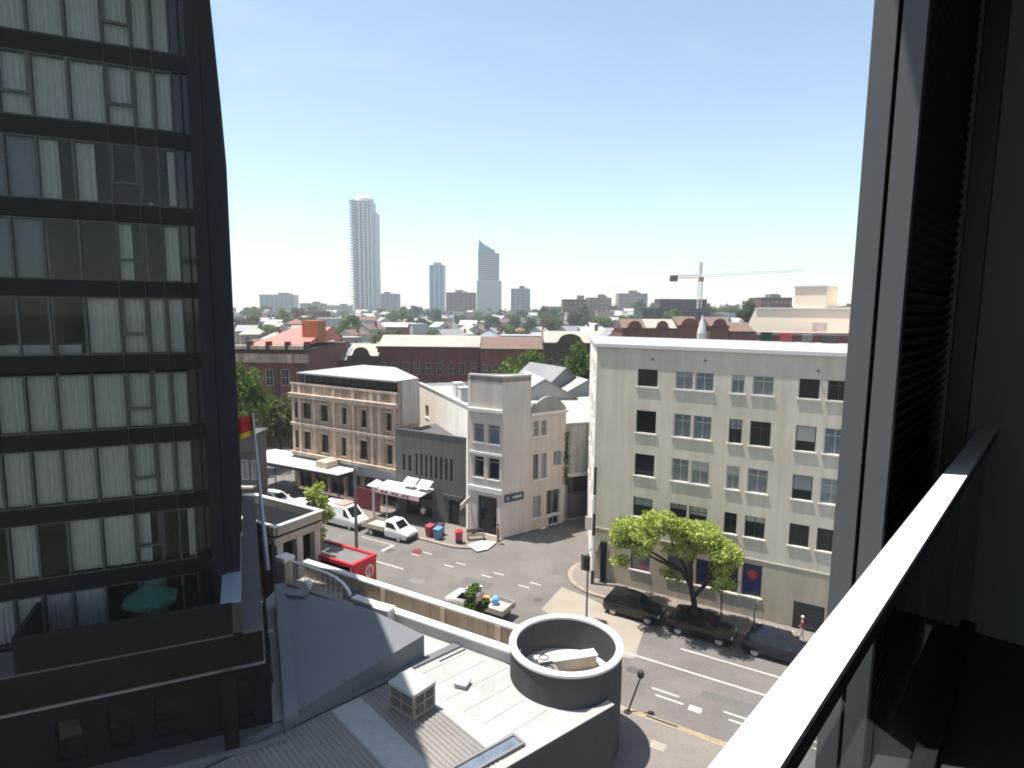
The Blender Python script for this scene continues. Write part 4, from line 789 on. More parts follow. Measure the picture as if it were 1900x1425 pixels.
# main street tree: spreading forked trunk, flat bright crown
TB = ST.p(-8.85, 39.65, 0.13)
tr = thing('street_tree', 'spreading street tree with bright lime green crown on the corner pavement', 'tree', TB)
rnd = random.Random(3)
def tp(s, n, z): return ST.p(s, n, z)
tips = []; bk = MB()
fork = tp(-9.15, 39.6, 2.1)
bk.path([TB, tp(-8.9, 39.65, 1.0), fork], [0.26, 0.20, 0.17], 9)
limbs = [[fork, tp(-9.9, 39.4, 3.2), tp(-11.6, 39.2, 4.0), tp(-13.2, 39.2, 4.5)], [fork, tp(-9.6, 39.5, 3.4), tp(-10.4, 39.3, 4.8), tp(-10.8, 39.4, 5.9)],
         [tp(-8.95, 39.65, 1.4), tp(-8.3, 39.4, 2.4), tp(-7.4, 39.1, 3.4), tp(-6.5, 39.0, 4.6)], [fork, tp(-9.2, 39.0, 3.6), tp(-9.0, 38.0, 4.8), tp(-8.6, 37.4, 5.6)],
         [fork, tp(-9.3, 40.0, 3.5), tp(-9.2, 40.3, 5.0), tp(-8.9, 40.4, 6.0)], [tp(-9.9, 39.4, 3.2), tp(-11.0, 38.2, 4.0), tp(-12.2, 37.4, 4.8)], [tp(-8.3, 39.4, 2.4), tp(-7.8, 38.4, 3.8), tp(-7.0, 37.6, 4.9)]]
for l in limbs:
    n = len(l); bk.path(l, [0.15 - 0.11 * i / (n - 1) for i in range(n)], 7); tips += [l[-1], (l[-1] + l[-2]) / 2]
cl = []
for k in range(140):
    s_ = rnd.uniform(-14.4, -6.2); x = (s_ + 10.3) / 4.3; n_ = 39.2 + rnd.uniform(-2.4, 1.5) * math.sqrt(max(0.1, 1 - x * x * 0.8)); zt = 6.75 - 1.7 * abs(x) ** 2.2 + 0.25 * math.sin(s_ * 2.1); z = zt - abs(rnd.gauss(0, 0.95))
    z = max(3.3 if abs(x) < .75 else 3.6, z); n2 = rnd.uniform(35.6, 40.4); f2 = n2 / 39.2; c = tp(s_ * f2, n2, 20.5 - (20.5 - z) * f2); cl.append((c, rnd.uniform(0.34, 0.8), 0.7))
    if k % 2 == 0:
        q = min(tips, key=lambda t: (t - c).length); bk.path([q, (q + c) / 2 + Vector((0, 0, 0.1)), c], [0.04, 0.025, 0.012], 5)
for s_, n_, z_ in ((-10.6, 39.0, 3.0), (-10.1, 39.2, 2.7), (-13.6, 38.6, 3.2), (-14.2, 39.0, 3.0), (-6.6, 39.0, 3.2), (-7.2, 38.6, 3.0)): cl.append((tp(s_, n_, z_), 0.6, 0.8))
bk.build('trunk', m_bark, tr, smooth=True, recalc=False)
obj('crown', crown_mesh('crown', cl, 640, 0.112, m_leaf, 5), tr)
def sapling(label, s_, n_, h, w, m, px_stem=True, z=0.13, lf=0.12, cnt=260, sd=1):
    o = thing('street_tree', label, 'tree', ST.p(s_, n_, z)); MB().path([ST.p(s_, n_, z), ST.p(s_ + .05, n_, z + h * .5), ST.p(s_, n_, z + h * .85)], [0.06, 0.045, 0.02], 6).build('trunk', m_bark, o, recalc=False)
    c = ST.p(s_, n_, 0); cs = [((c.x + p[0], c.y + p[1], z + p[2]), r, f) for p, r, f in round_clumps(sd, w, h * 0.75, 16, h * 0.28)]
    obj('crown', crown_mesh('crown', cs, cnt, lf, m, sd), o); return o
p = sn(583, 985, 28.9); sapling('tall leafy tree growing beside the small pavilion', -35.0, 30.3, 8.2, 1.3, m_leaf, lf=0.17, cnt=420, sd=4)
sapling('bushy young tree in front of the white utility truck', -19.85, 29.5, 3.7, 0.85, m_leaf2, lf=0.13, cnt=1100, sd=9)
for k, (s_, n_) in enumerate(((-7.3, 40.6), (-5.2, 40.7))):
    o = thing('young_tree', 'bare stemmed sapling against the wall right of the forked tree' if k == 0 else 'short bare sapling below the shop posters', 'tree', ST.p(s_, n_, 0.13))
    hh = 3.3 if k == 0 else 1.6; MB().path([ST.p(s_, n_, 0.13), ST.p(s_ - .05, n_, hh * .5), ST.p(s_ + .12, n_, hh)], [0.05, 0.04, 0.02], 6).build('trunk', m_bark, o, recalc=False)
    c = ST.p(s_ + .1, n_, hh); obj('crown', crown_mesh('crown', [((c.x, c.y, c.z), 0.45 if k == 0 else 0.16, 0.8)], 200, 0.09, m_leaf, k), o)
# ivy on the side street wall
b = MB(); rnd = random.Random(8)
for k in range(520):
    z = rnd.uniform(3.9, 9.0); leaf_quad(b, H2.p(4.32 + rnd.gauss(0, 0.17) * (1.2 if z < 7 else 0.7), -0.02 + rnd.uniform(-0.12, 0.12), z), 0.13, rnd)
iv = thing('wall_ivy', 'dark ivy climbing the gap beside the pinkish house', 'plant', H2.p(4.3, -0.05, 0.1)); b.build('foliage', m_leaf3, iv, recalc=False); MB().path([H2.p(4.3, -0.05, 0.1), H2.p(4.33, -0.04, 3.0), H2.p(4.3, -0.05, 7.0)], [0.04, 0.03, 0.01], 5).build('stem', m_bark, iv, recalc=False)

# ------------------------------------------------------------------ poles, signs, bins
def pole(name, label, cat, base, h, r, m, lean=(0, 0), r2=None, group=None):
    o = thing(name, label, cat, base, 0, group); t = Vector(base) + Vector((lean[0], lean[1], h)); MB().tube(base, t, r, r2 or r * 0.85, 10).build('shaft', m, o); return o, t
up, t = pole('utility_pole', 'dark timber utility pole at the grey block corner with pale signs', 'pole', ST.p(-16.62, 40.4, 0.13), 9.0, 0.14, m_wood)
MB().box(-17.25, -16.75, 40.22, 40.3, 4.3, 5.3, ST).build('sign_plate', m_pale, up); MB().tube(ST.p(-16.62, 40.4, 5.6), ST.p(-16.62, 40.4, 7.0), 0.17, n=10).build('painted_band', m_white, up)
MB().tube(ST.p(-16.62, 40.4, 1.2), ST.p(-16.62, 40.4, 3.9), 0.152, n=10).build('painted_band', m_cream, up)
ts, t = pole('traffic_signal', 'grey traffic signal pole with dark lamp head on the concrete apron', 'traffic light', ST.p(-14.95, 35.5, 0.006), 4.6, 0.075, m_steel)
b = ST.p(-14.95, 35.5, 0); MB().box(-15.15, -14.75, 35.2, 35.42, 3.55, 4.5, ST).build('lamp_head', m_blackm, ts); MB().box(-15.5, -14.85, 35.6, 35.64, 3.3, 4.4, ST).build('backboard', m_steel, ts)
for k in range(3): MB().tube(ST.p(-14.95, 35.2, 3.72 + k * .3), ST.p(-14.95, 35.08, 3.72 + k * .3), 0.1, n=12).build('signal_hood', m_blackm, ts)
lp, t = pole('street_pole', 'tall grey pole at the road edge behind the red shelter', 'pole', ST.p(-31.98, 31.56, 0.13), 8.7, 0.13, m_steel)
fp, t = pole('flagpole', 'leaning pale flagpole carrying a black red and yellow flag', 'flagpole', ST.p(-32.9, 24.5, 3.4), 10.3, 0.15, mat('blue_white_pole', (0.42, 0.46, 0.52), 0.4, 0.1), (-0.85, 0.7), 0.07)
m_fb = mat('flag_black', (0.012, 0.012, 0.012), 0.8, 0.05); m_fr = mat('flag_red', (0.6, 0.03, 0.02), 0.8, 0.05); m_fy = mat('flag_yellow', (0.75, 0.55, 0.02), 0.8, 0.05)
n = 12; vs = []; L_ = 1.9; Hh = 1.35
for i in range(n + 1):
    for j in range(5): a = -L_ * i / n; vs.append(Vector((t.x + a * 0.80 + 0.02, t.y + a * 0.2 + 0.10 * math.sin(i * 0.9), t.z - 0.1 - Hh * j / 4 - 0.55 * (i / n) ** 1.3)))
b = MB(); 
for i in range(n):
    for j in range(4): b.add([vs[i * 5 + j], vs[(i + 1) * 5 + j], vs[(i + 1) * 5 + j + 1], vs[i * 5 + j + 1]], [(0, 1, 2, 3)], 2 if (j == 3 and i < 7) else (0 if i > 8 else 1))
fg = b.build('flag', [m_fb, m_fr, m_fy], fp, recalc=False)
pm, t = pole('parking_meter', 'black leaning meter post at the yellow kerb line by the drum', 'parking meter', ST.p(-9.28, 27.75, 0.13), 1.75, 0.05, m_blackm, (0.65, 0.25))
MB().lathe(t, [(0.05, t.z - .05), (0.17, t.z + .05), (0.19, t.z + .2), (0.13, t.z + .34), (0.03, t.z + .38)], 14).build('meter_head', m_blackm, pm); MB().lathe(ST.p(-9.28, 27.75), [(0.2, 0.133), (0.18, 0.18), (0.06, 0.2)], 12).build('foot', m_blackm, pm)
def wheelie(label, s_, n_, m, lid):
    o = thing('wheelie_bin', label, 'bin', ST.p(s_, n_, 0.13)); b = MB(); lo_ = [ST.p(s_ + a, n_ + c) for a, c in ((-.24, -.27), (.24, -.27), (.24, .27), (-.24, .27))]; hi_ = [ST.p(s_ + a, n_ + c) for a, c in ((-.3, -.34), (.3, -.34), (.3, .34), (-.3, .34))]
    b.add([(p.x, p.y, 0.2) for p in lo_] + [(p.x, p.y, 1.08) for p in hi_], [(3, 2, 1, 0), (4, 5, 6, 7), (0, 1, 5, 4), (1, 2, 6, 5), (2, 3, 7, 6), (3, 0, 4, 7)]); b.build('body', m, o)
    b = MB(); b.prism([ST.p(s_ - .33, n_ - .38), ST.p(s_ + .33, n_ - .38), ST.p(s_ + .33, n_ + .38), ST.p(s_ - .33, n_ + .38)], 1.083, [1.13, 1.13, 1.2, 1.2]); b.build('lid', lid, o)
    for d in (-.2, .2): MB().tube(ST.p(s_ + d - .04, n_ + .3, .23), ST.p(s_ + d + .04, n_ + .3, .23), 0.1, n=12).build('wheel', m_tyre, o)
    MB().tube(ST.p(s_ - .25, n_ + .4, 1.02), ST.p(s_ + .25, n_ + .4, 1.02), 0.02, n=6).build('handle', m_tyre, o)
m_bins = mat('bin_blue', (0.09, 0.24, 0.42), 0.5, 0.1); m_binr = mat('bin_red', (0.36, 0.05, 0.06), 0.5, 0.1); m_bing = mat('bin_charcoal', (0.04, 0.04, 0.045), 0.5, 0.1)
wheelie('red wheelie bin against the kerb beside a blue bin', -32.9, 41.5, m_binr, m_binr); wheelie('pale blue wheelie bin beside the red bin', -31.85, 41.35, m_bins, m_bins); wheelie('charcoal wheelie bin behind the red and blue bins', -32.3, 42.2, m_bing, m_bing)
lb = thing('litter_bin', 'round red topped litter bin with black base on the corner', 'bin', ST.p(-29.75, 41.6, 0.13)); c = ST.p(-29.75, 41.6)
MB().lathe(c, [(0.3, 0.13), (0.32, 0.5)], 18).build('base', m_blackm, lb); MB().lathe(c, [(0.3, 0.503), (0.33, 1.05)], 18).build('drum', m_binr, lb); MB().lathe(c, [(0.37, 1.053), (0.36, 1.2), (0.22, 1.36), (0.03, 1.42)], 18).build('hood', m_red, lb)
bn = thing('bench', 'dark slatted bench on the corner pavement by the black doorway', 'bench', ST.p(-28.9, 43.0, 0.13))
BF = Frame(ST.p(-28.9, 43.0), (ST.ax * 0.75 + ST.ay * 0.66).normalized())
for k in range(4): MB().box(-.8, .8, -.2 + k * .12, -.1 + k * .12, 0.56, 0.6, BF).build('seat_slat', m_wood, bn)
for k in range(3): MB().box(-.8, .8, .27, .31, 0.68 + k * .13, 0.78 + k * .13, BF).build('back_slat', m_wood, bn)
for a in (-.7, .7): MB().box(a - .03, a + .03, -.2, .26, 0.13, 0.557, BF).build('leg', m_blackm, bn)
# red shelter
m_frost = mat('frosted_pane', (0.15, 0.15, 0.145), 0.5, 0.15, 1.5)
sh = thing('bus_shelter', 'red framed glass bus shelter with white ring emblem on its end panel', 'bus shelter', ST.p(-32.8, 30.2, 0.13))
s0, s1, n0, n1 = -35.8, -29.8, 29.0, 31.4
for q in ((s0, s1, n1 - .22, n1), (s0, s1, n0, n0 + .22)): MB().box(*q, 2.5, 2.75, ST).build('roof_beam', m_red, sh)
for q in ((s0, s0 + .25, n0 + .223, n1 - .223), (s1 - .25, s1, n0 + .223, n1 - .223)): MB().box(*q, 2.5, 2.75, ST).build('roof_beam', m_red, sh)
for k in range(3): MB().box(s0 + .26 + k * 1.83, s0 + .26 + k * 1.83 + 1.81, n0 + .225, n1 - .225, 2.58, 2.6, ST).build('roof_pane', m_frost, sh)
for s_ in (s0 + .05, s1 - .2):
    for n_ in (n0 + .02, n1 - .17): MB().box(s_, s_ + .15, n_, n_ + .15, 0.13, 2.497, ST).build('post', m_red, sh)
ep = MB().box(s1 - .10, s1 - .02, n0 + .18, n1 - .18, 0.5, 2.49, ST).build('end_panel', m_red, sh)
ring = MB(); c = ST.p(s1 - .008, n1 - .75, 1.75); vs = []
for r_ in (0.42, 0.28):
    for k in range(24): t_ = 6.2832 * k / 24; vs.append(c + ST.ay * (r_ * math.cos(t_)) + Vector((0, 0, r_ * math.sin(t_) * 1.15)))
ring.add(vs, [(k, (k + 1) % 24, 24 + (k + 1) % 24, 24 + k) for k in range(24)]); ring.build('emblem_ring', m_white, ep, recalc=False)
rg = MB(); rg.add([c + ST.ax * 0.004 + ST.ay * y_ + Vector((0, 0, z_)) for y_, z_ in ((-.16, -.3), (-.06, -.3), (.1, .3), (0, .3))], [(0, 1, 2, 3)]); rg.build('emblem_bar', m_white, ep, recalc=False)
MB().box(s0 + .2, s1 - .3, n0 + .05, n0 + .08, 0.4, 2.45, ST).build('back_pane', m_glass, sh); MB().box(s0 + .6, s1 - .9, n0 + .3, n0 + .7, 0.55, 0.6, ST).build('seat', m_steel, sh)
MB().lathe(ST.p(-34.6, 31.25), [(0.16, 2.753), (0.16, 2.85), (0.03, 2.9)], 12).build('roof_lamp', m_white, sh)
for a in (s0 + 1.0, s1 - 1.4): MB().box(a, a + .06, n0 + .35, n0 + .65, 0.13, 0.547, ST).build('seat_leg', m_steel, sh)

# A-frame boards on the walkway
af = thing('sandwich_board', 'grey folding board standing on the pale walkway', 'sign', ST.p(-26.3, 25.6, 2.3)); b = MB()
for sgn in (-1, 1): b.prism([ST.p(-26.9, 25.6 + sgn * .42), ST.p(-25.9, 25.6 + sgn * .42), ST.p(-25.9, 25.6 + sgn * .46), ST.p(-26.9, 25.6 + sgn * .46)], 2.303, 2.36)
b.build('foot', m_blackm, af)
for sgn in (-1, 1):
    b = MB(); b.add([ST.p(-26.9, 25.6 + sgn * .44, 2.36), ST.p(-25.9, 25.6 + sgn * .44, 2.36), ST.p(-25.95, 25.6 + sgn * .04, 3.35), ST.p(-26.85, 25.6 + sgn * .04, 3.35), ST.p(-26.9, 25.6 + sgn * .48, 2.36), ST.p(-25.9, 25.6 + sgn * .48, 2.36), ST.p(-25.95, 25.6 + sgn * .08, 3.35), ST.p(-26.85, 25.6 + sgn * .08, 3.35)], [(0, 1, 2, 3), (7, 6, 5, 4), (0, 4, 5, 1), (1, 5, 6, 2), (2, 6, 7, 3), (3, 7, 4, 0)]); b.build('panel', m_steel, af)
# pipes along tower podium side
dp = thing('downpipe', 'pale vertical downpipe between the podium and the blue grey roof', 'pipe', TW.p(1.0, 0.5, 3.4)); MB().tube(TW.p(1.0, 0.5, 3.4), TW.p(1.0, 0.5, 5.6), 0.06).build('pipe', m_trim, dp); MB().box(0.86, 1.14, 0.36, 0.64, 5.603, 5.9, TW).build('rain_head', m_trim, dp)

# ------------------------------------------------------------------ vehicles
def loft(stations, W2, mats, name):
    """stations: (x, zb, belt, roof, roof_half_width_factor, width_factor) -> body mesh and glass quads"""
    b = MB(); rings = []
    for (x, zb, be, ro_, rw, wf) in stations:
        w = W2 * wf; h = [(w * .86, zb), (w, zb + .2), (w, be - .12), (w * .97, be), (w * rw, ro_ - .05), (w * rw * .8, ro_)]
        h = [(a, max(zb, c)) for a, c in h]; rings.append([(x, a, c) for a, c in h] + [(x, -a, c) for a, c in reversed(h)])
    k = len(rings[0]); vs = [v for r_ in rings for v in r_]; fs = []
    for i in range(len(rings) - 1):
        for j in range(k): fs.append((i * k + j, i * k + (j + 1) % k, (i + 1) * k + (j + 1) % k, (i + 1) * k + j))
    fs += [tuple(range(k)), tuple(range((len(rings) - 1) * k, len(rings) * k))]
    b.add(vs, fs); me = b.mesh(name, mats, smooth=True); me.set_sharp_from_angle(angle=R(38)); return me, rings
def quad_part(name, q, m, inset=0.88, off=0.012):
    q = [Vector(v) for v in q]; c = sum(q, Vector()) / 4; n = (q[1] - q[0]).cross(q[3] - q[0]).normalized()
    if n.dot(c - Vector((c.x * .6, 0, 0.6))) < 0: n = -n
    p = [c + (v - c) * inset + n * off for v in q]; b = MB(); b.add(p + [v - n * 0.02 for v in p], [(0, 1, 2, 3), (7, 6, 5, 4), (0, 4, 5, 1), (1, 5, 6, 2), (2, 6, 7, 3), (3, 7, 4, 0)]); return b.mesh(name, m)
_wheel = {}
def wheels(o, xs, w, r=0.31):
    if r not in _wheel:
        t = MB(); n = 22; prof = [(r - .09, -.1), (r, -.08), (r, .08), (r - .09, .1)]
        vs = [(pr * math.cos(6.2832 * k / n), y, pr * math.sin(6.2832 * k / n)) for pr, y in prof for k in range(n)]
        t.add(vs, [(j * n + k, j * n + (k + 1) % n, ((j + 1) % 4) * n + (k + 1) % n, ((j + 1) % 4) * n + k) for j in range(4) for k in range(n)])
        rm = MB(); rm.tube((0, -.085, 0), (0, .085, 0), r - .088, n=18); 
        _wheel[r] = (t.mesh('tyre', m_tyre), rm.mesh('rim', m_rim))
    for x in xs:
        for y in (-w, w): wh = lpart('wheel', _wheel[r][0], o); wh.location = (x, y, r); lpart('rim', _wheel[r][1], wh)
def hatch(label, paint, s_, n_, rz, L=3.9, group='cars parked beneath the street tree', z=0.0):
    k = L / 4.0; st = [(-2.0 * k, .32, .72, .76, .95, .9), (-1.93 * k, .22, .95, 1.0, .93, .96), (-1.6 * k, .2, 1.0, 1.40, .80, 1.0), (-1.0 * k, .2, 1.0, 1.5, .80, 1.0), (-.2 * k, .2, .98, 1.51, .80, 1.0), (.4 * k, .2, .97, 1.44, .80, 1.0), (1.05 * k, .2, .95, 1.0, .93, 1.0), (1.65 * k, .2, .84, .9, .95, .97), (1.93 * k, .24, .66, .71, .95, .9), (2.0 * k, .34, .52, .56, .95, .84)]
    me, rg = loft(st, 0.86, paint, 'body'); o = thing('parked_car', label, 'car', ST.p(s_, n_, z), ST.rot + rz, group); lpart('body', me, o)
    for i in (2, 3, 4):
        for sd in (0, 1):
            a, c = (3, 4) if sd == 0 else (8, 7); lpart('side_window', quad_part('side_window', [rg[i][a], rg[i + 1][a], rg[i + 1][c], rg[i][c]], m_pane, .86), o)
    lpart('windscreen', quad_part('windscreen', [rg[5][5], rg[5][6], rg[6][6], rg[6][5]], m_pane, .96), o); lpart('rear_window', quad_part('rear_window', [rg[1][5], rg[1][6], rg[2][6], rg[2][5]], m_pane, .9), o)
    for y in (-.58, .58): lpart('headlight', MB().box(1.86 * k, 1.97 * k, y - .17, y + .17, .58, .70).mesh('headlight', m_lamp), o); lpart('tail_light', MB().box(-1.99 * k, -1.90 * k, y - .14, y + .14, .74, .95).mesh('tail_light', m_tail), o)
    for y in (-.95, .95): lpart('mirror', MB().box(.75 * k, .93 * k, y - .08, y + .08, .95, 1.08).mesh('mirror', paint), o)
    lpart('number_plate', MB().box(-2.02 * k, -1.995 * k, -.22, .22, .5, .6).mesh('number_plate', m_cream), o)
    wheels(o, (-1.25 * k, 1.22 * k), .76); return o
hatch('small black hatchback parked on the pale apron edge', m_carb, -12.45, 37.75, 0.0, 3.9)
hatch('black car parked in the deepest tree shade between two cars', m_carb, -7.9, 37.55, 0.0, 4.1)
hatch('navy car parked past the tree shade near the garage door', m_carn, -3.3, 37.5, 0.0, 4.1)
hatch('white car parked under the hotel awning corner', m_carw, -52.0, 40.0, 0.03, 4.2, 'white vehicles across the street')
hatch('white car parked behind the white van', m_carw, -47.0, 39.7, 0.03, 4.2, 'white vehicles across the street')
# van
def van(label, s_, n_, rz):
    st = [(-2.4, .35, 1.15, 1.95, .92, .96), (-2.35, .25, 1.2, 2.05, .92, 1.0), (-.5, .25, 1.2, 2.1, .92, 1.0), (.75, .25, 1.18, 2.05, .9, 1.0), (1.0, .25, 1.15, 1.95, .88, 1.0), (1.75, .25, 1.05, 1.15, .92, 1.0), (2.25, .28, .85, .95, .92, .95), (2.4, .38, .62, .7, .92, .88)]
    me, rg = loft(st, .95, m_carw, 'body'); o = thing('delivery_van', label, 'van', ST.p(s_, n_, 0), ST.rot + rz, 'white vehicles across the street'); lpart('body', me, o)
    for sd in (0, 1): a, c = (3, 4) if sd == 0 else (8, 7); lpart('side_window', quad_part('side_window', [rg[3][a], rg[5][a], rg[4][c], rg[3][c]], m_pane, .8), o)
    lpart('windscreen', quad_part('windscreen', [rg[4][5], rg[4][6], rg[5][6], rg[5][5]], m_pane, .95), o)
    lpart('rear_window', quad_part('rear_window', [rg[0][3], rg[0][8], rg[0][7], rg[0][4]], m_pane, .8), o)
    lpart('roof_load', MB().box(-.6, .7, -.7, .7, 2.11, 2.2).mesh('roof_load', mat('salmon_sheet', (0.55, 0.25, 0.2), 0.8, 0.1)), o)
    for y in (-.55, .55): lpart('roof_bar', MB().box(-2.0, .8, y - .03, y + .03, 2.06, 2.108).mesh('roof_bar', m_trim), o)
    for y in (-.66, .66): lpart('headlight', MB().box(2.25, 2.41, y - .18, y + .18, .62, .8).mesh('headlight', m_lamp), o); lpart('tail_light', MB().box(-2.43, -2.38, y - .1, y + .1, .8, 1.15).mesh('tail_light', m_tail), o)
    lpart('bumper', MB().box(2.3, 2.46, -.8, .8, .3, .5).mesh('bumper', m_blackm), o)
    wheels(o, (-1.5, 1.55), .84, .33)
van('white delivery van with salmon sheet on its roof', -41.9, 39.8, 0.02)
def ute(name, label, s_, n_, rz, traym, load=False, group=None):
    st = [(.15, .3, 1.1, 1.2, .9, .96), (.2, .25, 1.12, 1.7, .84, 1.0), (.9, .25, 1.1, 1.72, .84, 1.0), (1.15, .25, 1.08, 1.66, .84, 1.0), (1.75, .25, 1.02, 1.1, .92, 1.0), (2.35, .25, .92, 1.0, .94, .97), (2.6, .3, .75, .82, .94, .9), (2.65, .4, .6, .64, .94, .86)]
    me, rg = loft(st, .88, m_carw, 'cab'); o = thing(name, label, 'truck', ST.p(s_, n_, 0), ST.rot + rz, group); lpart('cab', me, o)
    for sd in (0, 1): a, c = (3, 4) if sd == 0 else (8, 7); lpart('side_window', quad_part('side_window', [rg[1][a], rg[4][a], rg[3][c], rg[1][c]], m_pane, .82), o)
    lpart('windscreen', quad_part('windscreen', [rg[3][5], rg[3][6], rg[4][6], rg[4][5]], m_pane, .95), o)
    lpart('tray', MB().box(-2.5, .08, -.92, .92, .72, .8).mesh('tray', traym), o); lpart('chassis', MB().box(-2.4, .3, -.4, .4, .4, .718).mesh('chassis', m_blackm), o)
    for q in ((-2.5, .08, .89, .92), (-2.5, .08, -.92, -.89)): lpart('tray_side', MB().box(*q, .803, 1.12).mesh('tray_side', traym), o)
    for q in ((-2.5, -2.46, -.885, .885), (.04, .08, -.885, .885)): lpart('tray_gate', MB().box(*q, .803, 1.14).mesh('tray_gate', traym), o)
    for y in (-.62, .62): lpart('headlight', MB().box(2.5, 2.67, y - .17, y + .17, .58, .74).mesh('headlight', m_lamp), o); lpart('tail_light', MB().box(-2.54, -2.502, y - .12, y + .12, .72, .82).mesh('tail_light', m_tail), o)
    lpart('bumper', MB().box(2.56, 2.72, -.78, .78, .28, .5).mesh('bumper', m_blackm), o)
    wheels(o, (-1.45, 1.75), .78, .33); return o
m_tray = mat('tray_boards', (0.42, 0.37, 0.32), 0.8, 0.15, 2.0)
ute('flatbed_truck', 'white flatbed truck with empty tan tray behind the van', -36.3, 39.9, 0.02, m_tray, group='white vehicles across the street')
u2 = ute('flatbed_truck', 'white flatbed truck loaded with blue and orange goods behind the street parapet', -21.55, 32.6, math.pi, m_tray); u2.scale = (.92, .92, .92)
def load_item(nm, label, s_, n_, prof, m): o = tag(MB().lathe(ST.p(s_, n_), prof, 14).build(nm, m), label, 'load'); return o
load_item('water_drum', 'blue plastic drum on the flatbed truck tray', -20.5, 32.85, [(0.2, .74), (0.26, .9), (0.26, 1.15), (0.17, 1.27), (0.07, 1.3)], mat('blue_plastic', (0.12, 0.36, 0.62), 0.4, 0.05))
load_item('orange_drum', 'orange tub beside the blue drum on the truck', -21.15, 32.8, [(0.17, .74), (0.22, 1.1), (0.24, 1.14), (0.2, 1.17)], mat('orange_plastic', (0.62, 0.26, 0.12), 0.5, 0.05))
# cyclist bikes / railings by garage
rl2 = thing('pavement_rail', 'short dark pedestrian rail at the kerb beyond the navy car', 'railing', ST.p(-3.3, 39.0, 0.13))
for k in range(3): MB().box(-4.7 + k * 0.95, -4.62 + k * 0.95, 39.0, 39.06, 0.13, 1.05, ST).build('post', m_cream, rl2)
for k in range(2): MB().box(-4.6 + k * 0.95, -3.77 + k * 0.95, 39.01, 39.05, 0.35, 1.0, ST).build('infill_panel', m_blackm, rl2)

# ------------------------------------------------------------------ people
def person(label, loc, rz, top, bottom, hgt=1.7, stride=0.16, armbend=0.3, hairm=None):
    k = hgt / 1.75; J = {}
    V = [(0, 0, .95), (0, 0, 1.15), (0, 0, 1.38), (0, 0, 1.47), (0.02, 0, 1.56), (0.03, 0, 1.68),
         (.0, .09, .92), (stride * .55, .10, .50), (stride, .10, .08), (stride + .14, .11, .04), (0, -.09, .92), (-stride * .3, -.10, .50), (-stride, -.10, .112), (-stride + .14, -.11, .04),
         (0, .19, 1.37), (-.03, .25, 1.10), (armbend * .4, .24, .88), (armbend * .4 + .05, .235, .80), (0, -.19, 1.37), (.02, -.25, 1.10), (armbend * .7, -.22, .92), (armbend * .7 + .06, -.21, .85)]
    Ed = [(0, 1), (1, 2), (2, 3), (3, 4), (4, 5), (0, 6), (6, 7), (7, 8), (8, 9), (0, 10), (10, 11), (11, 12), (12, 13), (2, 14), (14, 15), (15, 16), (16, 17), (2, 18), (18, 19), (19, 20), (20, 21)]
    rad = [.14, .125, .13, .055, .075, .085, .095, .065, .04, .035, .095, .065, .04, .035, .06, .045, .033, .03, .06, .045, .033, .03]
    me = bpy.data.meshes.new('sk'); me.from_pydata([tuple(c * k for c in v) for v in V], Ed, []); ob = bpy.data.objects.new('sk', me); col.objects.link(ob)
    md = ob.modifiers.new('s', 'SKIN'); me.skin_vertices[0] if me.skin_vertices else None
    for i, r_ in enumerate(rad): me.skin_vertices[0].data[i].radius = (r_ * k, r_ * k)
    me.skin_vertices[0].data[0].use_root = True
    ob.modifiers.new('ss', 'SUBSURF').levels = 1
    dg = bpy.context.evaluated_depsgraph_get(); me2 = bpy.data.meshes.new_from_object(ob.evaluated_get(dg)); bpy.data.objects.remove(ob)
    me2.name = 'body'; me2.materials.clear()
    for m in (m_skin, top, bottom, m_blackm): me2.materials.append(m)
    for p in me2.polygons:
        c = p.center / k; y = abs(c.y); mi = 0
        if c.z < .10: mi = 3
        elif c.z < .96 and y < .19: mi = 2
        elif c.z < 1.45 and not (y > .2 and c.z < 1.12): mi = 1
        p.material_index = mi; p.use_smooth = True
    o = thing('person', label, 'person', loc, rz); lpart('body', me2, o)
    b = MB(); b.lathe((0.015 * k, 0), [(0.04 * k, 1.62 * k), (.098 * k, 1.66 * k), (.1 * k, 1.72 * k), (.06 * k, 1.775 * k), (.01, 1.785 * k)], 12); lpart('hair', b.mesh('hair', hairm or m_hair, smooth=True), o); return o
m_tee = mat('white_tee', (0.6, 0.58, 0.55), 0.9, 0.05); m_bluet = mat('blue_grey_shirt', (0.16, 0.22, 0.3), 0.9, 0.05); m_dkr = mat('dark_red_top', (0.22, 0.03, 0.05), 0.9, 0.05); m_jean = mat('dark_trousers', (0.03, 0.033, 0.045), 0.9, 0.05)
person('person in a blue grey shirt walking beneath the club awning', ST.p(-38.6, 43.6, .13), ST.rot, m_bluet, m_jean)
person('person in a pale top standing by the charcoal club wall', ST.p(-35.6, 43.9, .13), ST.rot + 2.6, m_tee, m_jean, 1.72, .08)
person('person in a dark red top standing at the kerb by the corner building', ST.p(-26.9, 43.5, .13), ST.rot + .6, m_dkr, m_jean, 1.68, .1)
person('person in a reddish top with white cap beside the pavement rail', ST.p(-2.3, 39.7, .13), ST.rot + 3.0, m_dkr, m_tee, 1.72, .12, hairm=m_white)

